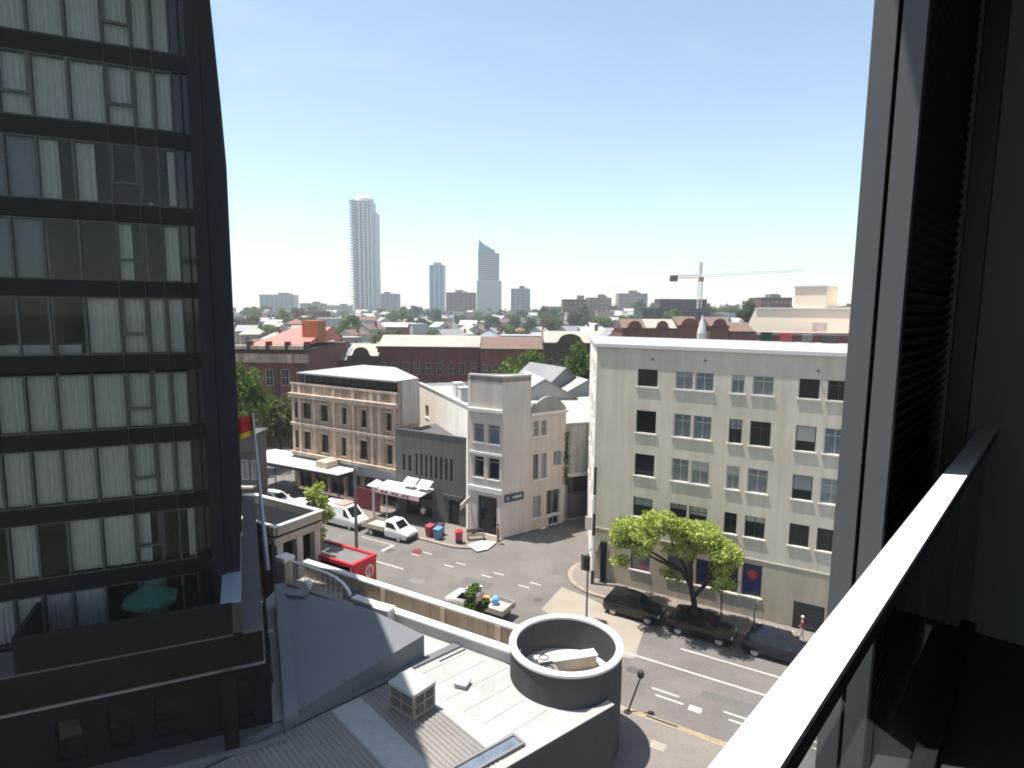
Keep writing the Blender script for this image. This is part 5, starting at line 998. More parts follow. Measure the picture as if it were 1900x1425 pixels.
# ------------------------------------------------------------------ background: brick rows, roofs, trees, towers
def blockp(name, label, cat, x0, x1, ytop, Y, zb, depth, m, roofm=None, rot=0.0):
    """box-like building whose front spans picture columns x0..x1 at depth Y"""
    a, c = atY(x0, ytop, Y), atY(x1, ytop, Y); zt = (a.z + c.z) / 2; ctr = (a + c) / 2; w = (c - a).length
    o = thing(name, label, cat, (ctr.x, ctr.y, zb)); fr = Frame((ctr.x, ctr.y, 0), Vector((math.cos(rot), math.sin(rot), 0)))
    MB().box(-w / 2, w / 2, 0, depth, zb - 2, zt, fr).build('wall', m, o); MB().box(-w / 2 - .2, w / 2 + .2, -.2, depth + .2, zt + .004, zt + .35, fr).build('roof', roofm or m, o)
    return o, fr, w, zt
def winrow(o, fr, w, zt, cols, rws, m, fx=0.6, fz=0.55, floor=3.2, top=1.0, b=-0.05, name='window'):
    """separate panes, sharing one mesh"""
    pw = w / cols; me = MB().box(-pw * fx / 2, pw * fx / 2, -0.06, 0.02, 0, floor * fz).mesh(name, m)
    for r_ in range(rws):
        for c in range(cols):
            obj(name, me, o, fr.p(-w / 2 + pw * (c + .5), b, zt - top - floor * (r_ + 1) + floor * (1 - fz) / 2), fr.rot)
# left red brick building with red roof
o, fr, w, zt = blockp('brick_block', 'red brick block with corbelled cornice and bright red roof behind the hotel', 'building', 418, 568, 652, 88, 0, 22, m_brick2, m_brick3)
MB().box(-w / 2 - .3, w / 2 + .3, -.7, -.003, zt - 1.6, zt - .3, fr).build('cornice', m_stone, o); MB().box(-w / 2 - .3, w / 2 + .3, -.9, .3, zt + .36, zt + .9, fr).build('parapet', m_stonel, o)
for k in range(5): MB().box(-w / 2 + .8 + k * 2.75, -w / 2 + 1.3 + k * 2.75, -1.0, .35, zt + .2, zt + 1.5, fr).build('parapet_pier', m_brick3, o)
b = MB(); b.add([fr.p(-w / 2 + 3.5, 1, zt + .95), fr.p(w / 2 - .4, 1, zt + .95), fr.p(w / 2 - .4, 14, zt + 3.2), fr.p(-w / 2 + 5.5, 14, zt + 3.2), fr.p(-w / 2 + 3.5, 20, zt + .95), fr.p(w / 2 - .4, 20, zt + .95)], [(0, 1, 2, 3), (3, 2, 5, 4), (0, 3, 4), (1, 5, 2)]); b.build('roof_slope', m_rtile, o, recalc=False)
MB().box(w / 2 - 2.6, w / 2 - .1, 6, 10, zt + 1.0, zt + 4.4, fr).build('gable_end', mat('orange_brick', (0.42, 0.16, 0.07), .9, .2, 1.0), o)
for r_ in range(3):
    for k in range(5): q = window(o, Frame(fr.p(-w / 2, 0), fr.ax), 1.2 + k * 2.3, 2.3 + k * 2.3, zt - 5.0 - r_ * 3.6, zt - 2.6 - r_ * 3.6, -0.06, m_pane, m_frame, 1, .5, False)
for k in range(4): MB().box(-w / 2 + .3 + k * 3.4, -w / 2 + .9 + k * 3.4, -.25, -.003, 0, zt - 1.61, fr).build('pilaster', m_brick3, o)
o, fr, w, zt = blockp('low_shop', 'low grey shop building between the tower and the hotel awning', 'building', 405, 470, 812, 58, 0, 3, m_club, m_ledge)
for k in range(4): window(o, Frame(fr.p(-w / 2, 0), fr.ax), .3 + k * .95, .95 + k * .95, zt - 4.2, zt - 2.2, -0.06, m_pane_c, m_frame, 0, None, False)
MB().box(-w / 2 - .1, w / 2 + .1, -.3, -.003, zt - 1.9, zt - 1.6, fr).build('string_course', m_ledge, o); MB().box(-w / 2 - .1, w / 2 + .1, -.9, -.003, zt - 4.9, zt - 4.7, fr).build('canopy', m_pale2, o)
# dark terraces behind the hotel roof: individual fronts
def terrace(label, x0, x1, y, Y, m, gable=None, wins=3, group=None, zb=0):
    o, fr, w, zt = blockp('terrace_house', label, 'house', x0, x1, y, Y, zb, 11, m, m_brick3)
    if group: o['group'] = group
    for k in range(wins): 
        for r_ in range(2): window(o, Frame(fr.p(-w / 2, 0), fr.ax), w * (k + .25) / wins, w * (k + .7) / wins, zt - 4.6 - 3.5 * r_, zt - 2.5 - 3.5 * r_, -0.06, m_pane, m_frame, 1, .5, False)
    if gable:
        b = MB(); g = gable; n = 8; prof = [(-w * g * .5, 0)] + [(w * g * .5 * math.cos(math.pi - math.pi * i / n) * .8, 0.4 + 1.15 * math.sin(math.pi * i / n)) for i in range(n + 1)] + [(w * g * .5, 0)]
        vs = [fr.p(a, bb_, zt + .36 + z) for bb_ in (-.25, .25) for a, z in prof]; m1 = len(prof); b.add(vs, [tuple(range(m1)), tuple(range(2 * m1 - 1, m1 - 1, -1))] + [(i, i + 1, m1 + i + 1, m1 + i) for i in range(m1 - 1)]); b.build('gable', m, o)
    b = MB(); d_ = 10.6; b.add([fr.p(-w / 2, .5, zt + .36), fr.p(w / 2, .5, zt + .36), fr.p(w / 2, d_, zt + .36), fr.p(-w / 2, d_, zt + .36), fr.p(-w / 2, d_ / 2, zt + 2.2), fr.p(w / 2, d_ / 2, zt + 2.2)], [(0, 1, 5, 4), (2, 3, 4, 5), (1, 2, 5), (3, 0, 4)]); b.build('pitched_roof', random.choice([m_roofg, m_tile, m_roofc, m_roofo]), o, recalc=False)
    return o
m_roofg = mat('grey_tin_roof', (0.2, 0.2, 0.21), .6, .12, .4); m_roofc = mat('cream_tin_roof', (0.31, 0.28, 0.235), .6, .12, .4); m_roofo = mat('terracotta_roof', (0.24, 0.09, 0.055), .8, .15, .6); m_roofb = mat('bluegrey_tin_roof', (0.16, 0.18, 0.22), .6, .12, .4)
m_tinw = mat('pale_tin_roof', (0.40, 0.395, 0.385), .6, .15, .3, fine=.15); m_tile = mat('brown_tile_roof', (0.15, 0.095, 0.075), .85, .2, .8); m_hw = mat('house_white', (0.42, 0.405, 0.38), .85, .08, .4); m_hc = mat('house_cream', (0.36, 0.3, 0.23), .85, .08, .4); m_hp = mat('house_pink', (0.33, 0.235, 0.195), .85, .08, .4)
terrace('plain dark brick terrace beside the red roofed block', 573, 640, 672, 104, m_brick, None, 4)
terrace('brown terrace with a rounded gable behind the hotel roof', 640, 700, 664, 106, m_brick3, .6, 3)
terrace('long plain dark red brick terrace behind the hotel', 700, 890, 647, 108, m_brick, None, 9)
terrace('ornate brown terrace with pale trim left of the leafy tree', 891, 1008, 651, 106, m_brick2, None, 6)
terrace('black brown gabled building behind the two leafy trees', 1010, 1106, 640, 104, m_brick3, .55, 4)
MB().box(0, 1, 0, 1, 0, 1)
# red gabled row beyond the grey block
for k, (x0, x1, y, g, lb_) in enumerate(((1155, 1200, 612, .7, 'red brick gabled terrace beside the pale metal roofs'), (1200, 1258, 612, .45, 'red brick terrace with low gable beyond the white roof'), (1259, 1300, 607, .9, 'red brick terrace with tall gable beside the white spire'), (1318, 1352, 608, .9, 'steep red gabled house right of the white spire'), (1353, 1402, 618, None, 'low red brick house next to the cream hall'))):
    terrace(lb_, x0, x1, y, 128, m_brick2, g, 3, zb=0)
sp_o = thing('white_spire', 'small white pointed spire between the red gables', 'spire', atY(1302, 620, 126)); q = atY(1302, 618, 126); MB().lathe(q, [(1.0, q.z - 14), (1.0, q.z), (0.85, q.z + 0.8), (0.03, q.z + 3.8)], 8).build('spire_cone', m_white, sp_o); MB().tube((q.x, q.y, q.z + 3.75), (q.x, q.y, q.z + 4.5), .04).build('finial', m_steel, sp_o)
# cream hall
q0 = atY(1480, 600, 150); HM = Frame((q0.x, q0.y, 0), azd(138)); ch = thing('cream_hall', 'large plain cream hall with sloping shoulder and square tower', 'building', (q0.x, q0.y, 0)); m_hall = mat('cream_paint', (0.86, 0.72, 0.56), .85, .04, .3)
def hp_(x, y):
    d_ = ray(x, y); q_ = CP + d_ * ((HM.o - CP).dot(HM.ay) / d_.dot(HM.ay)); a_, b_, z_ = HM.inv(q_); return (a_, z_)
n0 = 0.0
pts = [hp_(*q_) for q_ in ((1377, 640), (1383, 612), (1402, 572), (1640, 570), (1640, 640))]; pts[0] = (pts[0][0], 0); pts[-1] = (pts[-1][0], 0)
b = MB(); m1 = len(pts); b.add([HM.p(a_, bb_, z_) for bb_ in (n0, n0 + 14) for a_, z_ in pts], [tuple(range(m1)), tuple(range(2 * m1 - 1, m1 - 1, -1))] + [(i, (i + 1) % m1, m1 + (i + 1) % m1, m1 + i) for i in range(m1)]); b.build('wall', m_hall, ch)
(ta, tz), (tb, _), (tc, tz0) = hp_(1475, 531), hp_(1535, 533), hp_(1537, 572); MB().box(ta, tb, n0 - .02, n0 + 7, tz0 - 2, tz, HM).build('tower', m_hall, ch)
for (xa, xb, ya) in ((1474, 1536, 531), (1402, 1640, 571)): (a_, z_), (c_, _) = hp_(xa, ya), hp_(xb, ya); MB().box(a_, c_, n0 - .35, n0 - .025, z_ - .3, z_ + .05, HM).build('coping', m_white, ch)
(a_, z_), (c_, z2_) = hp_(1508, 598), hp_(1533, 612); MB().box(a_, c_, n0 - .12, n0 - .005, z2_, z_, HM).build('vent_louvre', m_pale2, ch)
q = atY(1450, 612, 142); rr2 = atY(1575, 622, 142); rfo = thing('red_roofed_shed', 'long low shed with grey roof and red eaves before the cream hall', 'building', (q.x, 142, 0)); MB().box(q.x - 6, rr2.x + 4, 138, 146, 0, rr2.z, WF).build('wall', m_redd, rfo); MB().box(q.x - 6.3, rr2.x + 4.3, 137.6, 146.4, rr2.z + .004, rr2.z + .6, WF).build('roof', m_hp, rfo)
# plant and pipes on the grey block roof
for k, (s_, n_, w_, h_, m, lb_) in enumerate(((-6.0, 55.6, 0.8, 0.7, m_binr, 'red box on the white roof of the grey block'), (-7.6, 55.8, 0.8, 0.7, m_green, 'green planter box on the white roof'), (-4.4, 55.6, 0.7, 0.6, m_steel, 'grey duct unit on the white roof'), (-2.8, 55.5, 1.0, 0.6, m_ledge, 'dark plant unit on the white roof'))):
    o = thing('roof_unit', lb_, 'roof unit', ST.p(s_, n_, 18.06)); MB().box(s_ - w_ / 2, s_ + w_ / 2, n_ - .4, n_ + .4, 18.063, 18.06 + h_, ST).build('housing', m, o); MB().box(s_ - w_ / 2 - .06, s_ + w_ / 2 + .06, n_ - .46, n_ + .46, 18.063 + h_, 18.12 + h_, ST).build('lid', m, o)
# pale metal roofs behind the corner building
def shed(label, pc, Y, w, d, z, rise, wm, rm, rot=0.0, name='gabled_house', group=None):
    c = atY(pc, 700, Y); o = thing(name, label, 'house', (c.x, c.y, 0)); fr = Frame((c.x, c.y, 0), Vector((math.cos(rot), math.sin(rot), 0)))
    b = MB(); prof = [(-w / 2, 0), (w / 2, 0), (w / 2, z), (0, z + rise), (-w / 2, z)]; b.add([fr.p(a, bb_, zz) for bb_ in (0, d) for a, zz in prof], [(0, 1, 2, 3, 4), (9, 8, 7, 6, 5)] + [(i, (i + 1) % 5, 5 + (i + 1) % 5, 5 + i) for i in range(5)]); b.build('wall', wm, o)
    for sgn in (-1, 1):
        b = MB(); e = .35; sl = rise / (w / 2); b.add([fr.p(sgn * (w / 2 + e), -.3, z - e * sl + .03), fr.p(0, -.3, z + rise + .03), fr.p(0, d + .3, z + rise + .03), fr.p(sgn * (w / 2 + e), d + .3, z - e * sl + .03), fr.p(sgn * (w / 2 + e), -.3, z - e * sl + .14), fr.p(0, -.3, z + rise + .14), fr.p(0, d + .3, z + rise + .14), fr.p(sgn * (w / 2 + e), d + .3, z - e * sl + .14)], [(0, 1, 2, 3), (7, 6, 5, 4), (0, 4, 5, 1), (1, 5, 6, 2), (2, 6, 7, 3), (3, 7, 4, 0)]); b.build('roof_slope', rm, o)
    if group: o['group'] = group
    return o
shed('pale gabled house with white metal roof behind the curved parapet', 1010, 66, 7, 9, 10.9, 2.0, m_hw, m_roofw, .2)
shed('grey gabled roof showing above the pinkish house', 1048, 72, 6, 8, 11.2, 2.4, m_roofg, m_roofg, .5)
shed('white gabled roof next to the grey block corner', 1090, 70, 8, 9, 10.4, 2.0, m_hw, m_roofw, .3)
# trees -- shared crowns
def tree_proto(name, label, m, seed, w=3.0, h=7.0, leaf=.34, leaves=62, nclump=26):
    o = thing(name, label, 'tree'); MB().path([(0, 0, -.5), (.1, 0, h * .3), (0, .1, h * .62)], [.28, .22, .1], 7).path([(.1, 0, h * .3), (w * .4, .1, h * .55)], [.15, .06], 6).path([(.1, 0, h * .32), (-w * .35, .3, h * .6)], [.14, .06], 6).mesh('t', m_bark)
    b = MB(); b.path([(0, 0, -.5), (.1, 0, h * .3), (0, .1, h * .62)], [.28, .22, .1], 7); b.path([(.1, 0, h * .3), (w * .4, .1, h * .55)], [.15, .06], 6); b.path([(.1, 0, h * .32), (-w * .35, .3, h * .6)], [.14, .06], 6)
    lpart('trunk', b.mesh('trunk', m_bark), o); lpart('crown', crown_mesh('crown', round_clumps(seed, w, h * .78, nclump, h * .24), leaves, leaf, m, seed), o); return o
_used = {}
def place_tree(pr, loc, rz, sc, label, group=None):
    if pr.name not in _used: _used[pr.name] = 1; pr.location = loc; pr.rotation_euler = (0, 0, rz); pr.scale = sc; pr['label'] = label; o = pr
    else: o = dup(pr, loc, rz, label, None, sc)
    if group: o['group'] = group
    return o
pA = tree_proto('leafy_tree', 'x', m_leaf2, 11, leaf=.26, leaves=110); pB = tree_proto('dark_tree', 'x', m_leaf3, 12); pC = tree_proto('olive_tree', 'x', m_leaf4, 13); pD = tree_proto('leafy_tree', 'x', m_leaf2, 14, 3.4, 6.0)
q = atY(975, 690, 84); place_tree(pA, (q.x, 84, 0), 0, (1.5, 1.3, 2.0), 'wide bright leafy tree behind the corner building roof'); q = atY(935, 690, 82); place_tree(pD, (q.x, 86, 0), 1, (.9, .9, 2.05), 'narrow leafy tree touching the ornate brown terrace')
q = atY(1018, 690, 84); place_tree(pD, (q.x, 88, 0), 2, (1.0, 1.0, 2.2), 'leafy tree before the black brown gabled building'); q = atY(1082, 690, 84); place_tree(pA, (q.x, 86, 0), 3, (1.0, 1.0, 2.15), 'leafy tree between the gabled building and the grey block')
q = atY(440, 740, 74); place_tree(pA, (q.x, 74, 0), 4, (1.25, 1.25, 1.9), 'tall tree in front of the red brick block beside the tower'); q = atY(462, 745, 70); place_tree(pC, (q.x, 79, 0), 4, (1.0, 1.0, 1.35), 'lower olive tree at the foot of the red brick block')
# scattered hillside houses and trees
rnd = random.Random(21); spots = []
keep = [(-30, 80, 60), (0, 60, 50), (25, 60, 32), (-38, 97, 18)]
def free(x, y, r_):
    for (a, b_, c) in spots:
        if (a - x) ** 2 + (b_ - y) ** 2 < (r_ + c) ** 2: return False
    return True
for x0, x1, Y0 in ((418, 568, 96), (573, 1106, 111), (1155, 1402, 133), (1375, 1640, 160)):
    a, c = atY(x0, 640, Y0), atY(x1, 640, Y0); n = max(2, int((c.x - a.x) / 10))
    for i in range(n + 1): spots.append((a.x + (c.x - a.x) * i / n, Y0, 12.0))
hp = []
def house_proto(kind, wm, rm, chim=True):
    o = thing('hillside_house', 'x', 'house'); w, d, z = [(8, 9, 6.2), (10, 8, 5.0), (6, 11, 7.0), (13, 9, 9.5)][kind]
    if kind in (0, 2):
        b = MB(); pr_ = [(-w / 2, -3), (w / 2, -3), (w / 2, z), (0, z + w * .3), (-w / 2, z)]; b.add([(a, bb_, zz) for bb_ in (-d / 2, d / 2) for a, zz in pr_], [(0, 1, 2, 3, 4), (9, 8, 7, 6, 5)] + [(i, (i + 1) % 5, 5 + (i + 1) % 5, 5 + i) for i in range(5)]); wl_ = b
        r_ = MB(); e = .4
        for sgn in (-1, 1): r_.add([(sgn * (w / 2 + e), -d / 2 - .3, z - e * .6 + .05), (0, -d / 2 - .3, z + w * .3 + .05), (0, d / 2 + .3, z + w * .3 + .05), (sgn * (w / 2 + e), d / 2 + .3, z - e * .6 + .05), (sgn * (w / 2 + e), -d / 2 - .3, z - e * .6 + .2), (0, -d / 2 - .3, z + w * .3 + .2), (0, d / 2 + .3, z + w * .3 + .2), (sgn * (w / 2 + e), d / 2 + .3, z - e * .6 + .2)], [(0, 1, 2, 3), (7, 6, 5, 4), (0, 4, 5, 1), (1, 5, 6, 2), (2, 6, 7, 3), (3, 7, 4, 0)])
    elif kind == 1:
        wl_ = MB().box(-w / 2, w / 2, -d / 2, d / 2, -3, z); e = .5; r_ = MB().add([(-w / 2 - e, -d / 2 - e, z), (w / 2 + e, -d / 2 - e, z), (w / 2 + e, d / 2 + e, z), (-w / 2 - e, d / 2 + e, z), (-w * .18, 0, z + 2.3), (w * .18, 0, z + 2.3)], [(3, 2, 1, 0), (0, 1, 5, 4), (1, 2, 5), (2, 3, 4, 5), (3, 0, 4)])
    else: wl_ = MB().box(-w / 2, w / 2, -d / 2, d / 2, -3, z); r_ = MB().box(-w / 2 - .2, w / 2 + .2, -d / 2 - .2, d / 2 + .2, z + .004, z + .5)
    lpart('wall', wl_.mesh('wall', wm), o); ro2 = lpart('roof', r_.mesh('roof', rm), o)
    if chim and kind != 3: lpart('chimney', MB().box(w * .22, w * .22 + .8, 0, .9, z, z + w * .3 + 1.0).mesh('chimney', m_brick2), ro2)
    wm_ = MB().box(-.55, .55, -.05, .02, 0, 1.4).mesh('window', m_pane)
    for fl in range(2 if kind != 3 else 3):
        for x in ((-w * .28, w * .2) if kind != 3 else (-4.5, -1.5, 1.5, 4.5)): q_ = lpart('window', wm_, o); q_.location = (x, -d / 2 - .01, z - 2.3 - 3.0 * fl)
    return o
vr = [(0, m_hw, m_tinw, 'white walled house with white metal roof among the hillside trees'), (0, m_hc, m_roofg, 'cream house with grey tin roof on the hillside'), (1, m_hw, m_roofo, 'white house with terracotta hipped roof on the hillside'), (1, m_hp, m_roofc, 'pinkish house with cream hipped roof on the hillside'), (2, m_hw, m_tile, 'narrow white house with steep brown roof on the hillside'), (2, m_brick2, m_tinw, 'narrow brick house with pale roof on the hillside'), (3, m_hw, m_tinw, 'flat roofed white block of flats on the hillside'), (3, m_hc, m_roofc, 'flat roofed cream block of flats on the hillside'), (3, m_brick2, m_roofg, 'flat roofed brick block of flats on the hillside'), (1, m_hw, m_roofb, 'white house with blue grey hipped roof on the hillside'), (0, m_hw, m_roofc, 'white house with cream gabled roof on the hillside')]
protos = [house_proto(k, a, b_) for k, a, b_, l in vr]; first = [True] * len(vr); wts = [5, 4, 2, 3, 4, 2, 3, 2, 1.5, 2, 4]
cnt = 0; tries = 0
while cnt < 235 and tries < 9000:
    tries += 1; d_ = 122 + 520 * rnd.random() ** 1.35; az_ = rnd.uniform(-26, 31); x, y = d_ * math.sin(R(az_)), d_ * math.cos(R(az_))
    if y < 120 or not free(x, y, 5.6): continue
    spots.append((x, y, 5.6)); i = rnd.choices(range(len(vr)), wts)[0]; z = hill(x, y); rz = rnd.choice([0.1, 1.6, -.5, .6, 2.1]) + rnd.uniform(-.15, .15); sc = rnd.uniform(.85, 1.2)
    if first[i]: first[i] = False; h = protos[i]; h.location = (x, y, z); h.rotation_euler = (0, 0, rz); h['label'] = vr[i][3]; h.scale = (sc, sc, sc)
    else: h = dup(protos[i], (x, y, z), rz, vr[i][3], None, (sc, sc, sc * rnd.uniform(.9, 1.1)))
    h['group'] = 'houses scattered over the hillside'; cnt += 1
cnt = 0; tries = 0; tl = {pA.name: 'mid green tree among the hillside houses', pB.name: 'dark green tree among the hillside houses', pC.name: 'olive green tree among the hillside houses', pD.name: 'rounded mid green tree among the hillside houses'}
while cnt < 290 and tries < 9000:
    tries += 1; d_ = 118 + 600 * rnd.random() ** 1.2; az_ = rnd.uniform(-26, 31); x, y = d_ * math.sin(R(az_)), d_ * math.cos(R(az_))
    if y < 116 or not free(x, y, 1.2): continue
    spots.append((x, y, 1.8)); pr_ = rnd.choices([pA, pB, pC, pD], [2, 4, 3, 3])[0]; s_ = rnd.uniform(.7, 1.35) * (1.0 if d_ < 300 else 1.45)
    place_tree(pr_, (x, y, hill(x, y)), rnd.random() * 6, (s_, s_, s_ * rnd.uniform(.8, 1.15)), tl[pr_.name], 'trees among the hillside houses: ' + tl[pr_.name].split(' tree')[0]); cnt += 1
# far wooded skyline: too far to count
fw_ = MB(); rnd = random.Random(5)
for k in range(5200):
    az_ = rnd.uniform(-32, 36); d_ = rnd.uniform(640, 1050); x, y = d_ * math.sin(R(az_)), d_ * math.cos(R(az_)); hgt = 5 + 6 * (0.5 + 0.5 * math.sin(az_ * 1.7)) * (0.5 + 0.5 * math.sin(az_ * 5.3 + 1)); leaf_quad(fw_, Vector((x, y, hill(x, y) + rnd.uniform(0, hgt))), 2.6, rnd)
stuff(fw_.build('far_woodland', m_leaf3, recalc=False)); bpy.data.objects['far_woodland']['label'] = 'far off belt of dark trees along the skyline'
# named skyline buildings
m_tw = mat('tower_concrete', (0.62, 0.6, 0.57), .7, .04, .05); m_twd = mat('tower_glass_grey', (0.3, 0.31, 0.32), .3, .05, .1); m_blue = mat('tower_blue_glass', (0.16, 0.26, 0.31), .2, .06, .1); m_brn = mat('tower_brown', (0.22, 0.185, 0.17), .6, .05, .1)
def bandtower(o, fr, w, zt, z0, d_, floors, m, proj=.8, t=.9):
    b = MB(); h = (zt - z0) / floors
    for k in range(floors): b.box(-w / 2 - proj, w / 2 + proj, -proj, d_ + proj, z0 + k * h, z0 + k * h + t, fr)
    stuff(b.build('floor_bands', m, o))
# tallest tower
Y = 700; a, c = atY(649, 360, Y), atY(697, 360, Y); ctr = (a + c) / 2; w = (c - a).length; zt = atY(670, 372, Y).z
o = thing('residential_tower', 'tall slender pale residential tower with stacked balconies on the skyline', 'tower', (ctr.x, Y, hill(ctr.x, Y))); fr = Frame((ctr.x, Y, 0), (1, 0, 0))
MB().box(-w * .42, w * .30, 0, 26, 5, zt, fr).build('shaft', m_twd, o); MB().box(w * .303, w * .46, 2, 24, 5, zt - 12, fr).build('side_shaft', m_tw, o)
for k, x in enumerate((-.20, -.02, .14, .28)): MB().box(w * x, w * x + w * .085, -2.2, -.003, 5, zt - 2, fr).build('vertical_pier', m_tw, o)
b = MB()
for k in range(43): b.box(-w * .52, -w * .26, -2.6, 10, 8 + k * 3.15, 9.3 + k * 3.15, fr)
stuff(b.build('balcony_bands', m_tw, o))
b = MB()
for k in range(43): b.box(-w * .14, w * .27, -1.2, -.004, 8 + k * 3.15, 9.1 + k * 3.15, fr)
stuff(b.build('floor_bands', m_tw, o))
MB().lathe((ctr.x - 1, Y + 12), [(w * .36, zt), (w * .34, zt + 3.5), (w * .22, zt + 6.5), (w * .05, zt + 8)], 20).build('crown_dome', m_tw, o)
o, fr, w, zt = blockp('office_tower', 'blue green glass tower with stepped top on the skyline', 'tower', 797, 825, 492, 900, 14, 20, m_blue, m_twd); bandtower(o, fr, w, zt, 16, 20, 20, m_blue, .15, .7); MB().box(-w * .28, w * .25, 4, 14, zt + .36, zt + 4.5, fr).build('plant_room', m_twd, o)
for x in (-.5, -.17, .14, .45): MB().box(w * x - .6, w * x + .6, -.9, -.2, 14, zt, fr).build('vertical_pier', m_tw, o)
Y = 850; o, fr, w, zt = blockp('hotel_tower', 'brown banded tower with slanted glass crown on a white base', 'tower', 887, 926, 470, Y, 14, 24, m_brn, m_brn)
bandtower(o, fr, w, zt, 52, 24, 16, m_tw, .2, .8); zb_ = atY(905, 521, Y).z; MB().box(-w * .55, w * .62, -4, 26, 12, zb_, fr).build('white_base', m_hw, o)
b = MB(); z2 = atY(890, 445, Y).z; z3 = atY(915, 462, Y).z; b.add([fr.p(aa, bb_, zz) for bb_ in (0, 20) for aa, zz in ((-w * .5, zt + .36), (w * .3, zt + .36), (w * .3, z3 - 2), (-w * .2, z3 + 6), (-w * .45, z2))], [(0, 1, 2, 3, 4), (9, 8, 7, 6, 5)] + [(i, (i + 1) % 5, 5 + (i + 1) % 5, 5 + i) for i in range(5)]); b.build('slanted_crown', m_blue, o); MB().tube(fr.p(-w * .45, 2, z2), fr.p(-w * .45, 2, z2 + 8), .3).build('mast', m_tw, o)
for args in (('wide grey blue slab block on the skyline left of the tall tower', 481, 545, 547, 800, m_twd, 7, 9), ('low grey block beside the wide skyline slab', 556, 598, 563, 760, m_hp, 5, 4), ('small pale block left of the tall tower', 606, 648, 567, 740, m_hw, 5, 3), ('white and tan striped block right of the tall tower', 700, 738, 545, 760, m_hw, 5, 8), ('brown brick apartment block beside the slanted tower', 828, 882, 543, 720, m_brick2, 6, 6), ('dark framed block right of the slanted tower', 948, 984, 536, 640, m_twd, 4, 7), ('long grey brick mansion block on the hill', 1045, 1090, 556, 460, m_brick2, 5, 4), ('brown mansion block on the hill beside the grey one', 1092, 1135, 553, 470, m_hp, 5, 4), ('pinkish cream block near the crane', 1148, 1202, 545, 600, m_hp, 5, 5), ('brick block on the hill behind the cream hall', 1413, 1470, 553, 330, m_brick2, 7, 3)):
    lb_, x0, x1, y, Y, m, cc, rw_ = args; ce = atY((x0 + x1) / 2, y, Y); o, fr, w, zt = blockp('skyline_block', lb_, 'building', x0, x1, y, Y, hill(ce.x, Y), 18, m, m_roofg); winrow(o, fr, w, zt, cc, rw_, m_pane_c if m is not m_hw else m_twd, .6, .5, 3.3, .8); rn = random.Random(x0); t_ = rn.uniform(-.3, .15); MB().box(w * t_, w * (t_ + .28), 5, 12, zt + .36, zt + .36 + rn.uniform(1.8, 3.6), fr).build('plant_room', m_roofg, o)
    if rn.random() < .6: MB().box(w * (t_ + .32), w * (t_ + .40), 7, 10, zt + .36, zt + 2.0, fr).build('plant_room', m, o)
# construction building and tower crane
o, fr, w, zt = blockp('construction_site', 'dark scaffold wrapped building under the tower crane', 'building', 1192, 1318, 574, 300, hill(50, 300), 20, m_clubd, m_ledge)
for k in range(9): MB().box(-w / 2 + k * w / 8.2, -w / 2 + k * w / 8.2 + .3, -.6, -.3, 0, zt + 1.0, fr).build('scaffold_post', m_blackm, o)
for k in range(4): MB().box(-w / 2 - .3, w / 2 + .3, -.66, -.2, zt - 1 - k * 2.6, zt - .7 - k * 2.6, fr).build('scaffold_deck', m_steel, o)
o2, fr2, w2, zt2 = blockp('construction_site', 'grey upper storeys behind the scaffold wrapped building', 'building', 1225, 1312, 556, 340, hill(55, 340), 14, m_ledge, m_ledge); winrow(o2, fr2, w2, zt2, 8, 2, m_pane, .6, .5, 3.3, .8)
Y = 310; ct = atY(1300, 513, Y); cr = thing('tower_crane', 'orange and white tower crane above the construction site', 'crane', (ct.x, Y, hill(ct.x, Y)))
m_cro = mat('crane_orange', (0.50, 0.16, 0.07), .6, .1); m_crw = mat('crane_white', (0.66, 0.56, 0.50), .6, .08)
def lattice(p0, p1, wd, bays_, m, nm, r_=.12):
    p0, p1 = Vector(p0), Vector(p1); d = (p1 - p0); L2 = d.length; d.normalize(); u1 = d.cross(Vector((0, 1, 0.01))).normalized() * wd / 2; u2 = d.cross(u1).normalized() * wd / 2; b = MB(); C4 = [u1 + u2, u1 - u2, -u1 - u2, -u1 + u2]
    for c in C4: b.tube(p0 + c, p1 + c, r_, n=5)
    for k in range(bays_):
        q0 = p0 + d * (L2 * k / bays_); q1 = p0 + d * (L2 * (k + 1) / bays_)
        for j in range(4): b.tube(q0 + C4[j], q1 + C4[(j + 1) % 4], r_ * .6, n=4)
    return b.build(nm, m, cr, recalc=False)
lattice((ct.x, Y, hill(ct.x, Y)), (ct.x, Y, ct.z - 1.5), 1.8, 16, m_crw, 'mast', .16); apex = atY(1301, 486, Y); lattice((ct.x, Y, ct.z + 1), (apex.x, Y, apex.z), 1.0, 6, m_cro, 'apex_frame')
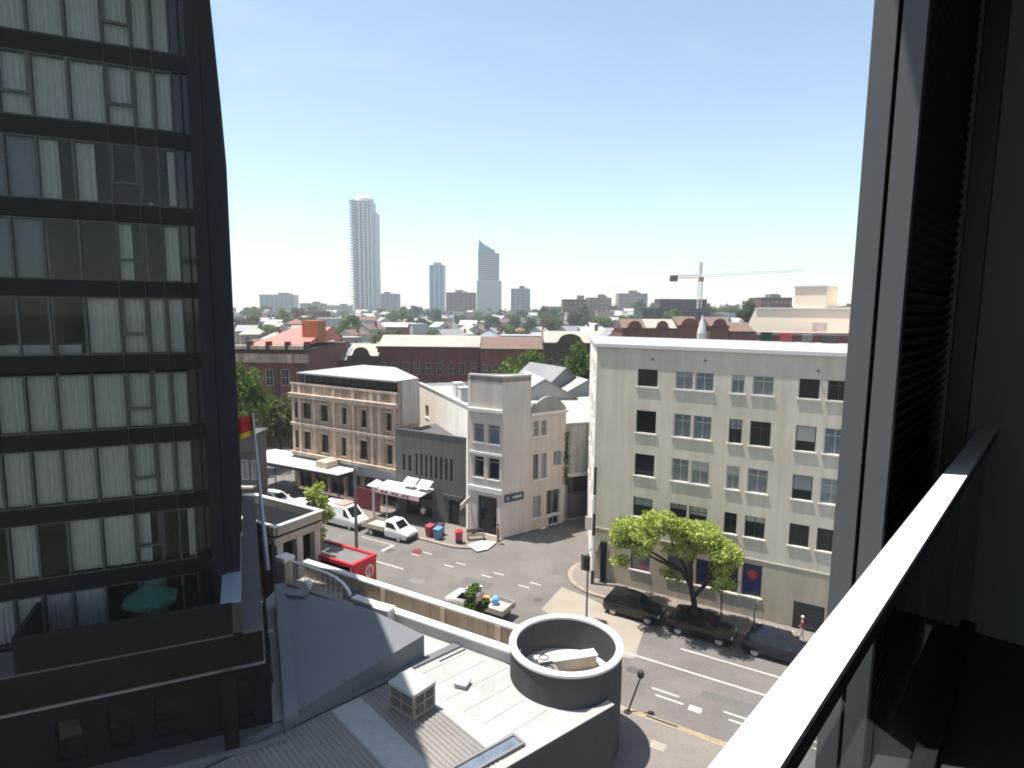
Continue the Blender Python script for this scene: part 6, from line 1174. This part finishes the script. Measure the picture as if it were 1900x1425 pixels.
cj = atY(1240, 515, Y); je = atY(1495, 501, Y + 60); lattice((ct.x, Y, ct.z), (cj.x, Y - 6, cj.z), 1.4, 8, m_cro, 'counter_jib', .16); lattice((ct.x, Y, ct.z), (je.x, je.y, je.z), 1.2, 26, m_crw, 'jib', .1)
MB().box(cj.x - .5, cj.x + 3.0, Y - 7, Y - 4.5, cj.z - 2.2, cj.z + .6).build('counterweight', m_brick3, cr); MB().box(ct.x - 1.2, ct.x + 1.0, Y - 2.4, Y - .8, ct.z - 2.6, ct.z - .3).build('operator_cab', m_cro, cr)
for e_ in ((cj.x + 1, Y - 6, cj.z + .5), (ct.x + (je.x - ct.x) * .55, Y + (je.y - Y) * .55, ct.z + (je.z - ct.z) * .55)): MB().tube((apex.x, Y, apex.z), e_, .06, n=4).build('tie_bar', m_steel, cr)
# skyline trees on the right-hand hill
for k, (x, y, Y, s_, pr_, lb_) in enumerate(((1330, 575, 330, 2.0, pD, 'rounded tree on the hill beside the crane'), (1390, 575, 210, 1.5, pB, 'dark rounded tree at the shoulder of the cream hall'), (1405, 585, 215, 1.3, pC, 'olive tree tucked behind the cream hall'), (1563, 572, 200, 1.2, pD, 'tree showing behind the cream tower'), (1355, 578, 340, 1.5, pC, 'olive tree between the crane and the cream hall'))):
    q = atY(x, y, Y); place_tree(pr_, (q.x, Y, q.z - 5.2 * s_), k, (s_, s_, s_), lb_)
# air
hz = MB().box(-2610, 2610, -1510, 2410, -30, 190).build('haze', None); hz['kind'] = 'stuff'; hz['label'] = 'thin pale summer haze in the air'
m_hz = bpy.data.materials.new('haze_air'); m_hz.use_nodes = True; nt = m_hz.node_tree
for x in list(nt.nodes): nt.nodes.remove(x)
oo = nt.nodes.new('ShaderNodeOutputMaterial'); pvv = nt.nodes.new('ShaderNodeVolumePrincipled'); pvv.inputs['Color'].default_value = (0.86, 0.93, 1.0, 1); pvv.inputs['Density'].default_value = 0.00038; pvv.inputs['Anisotropy'].default_value = 0.2
nt.links.new(pvv.outputs[0], oo.inputs['Volume']); hz.data.materials.clear(); hz.data.materials.append(m_hz)
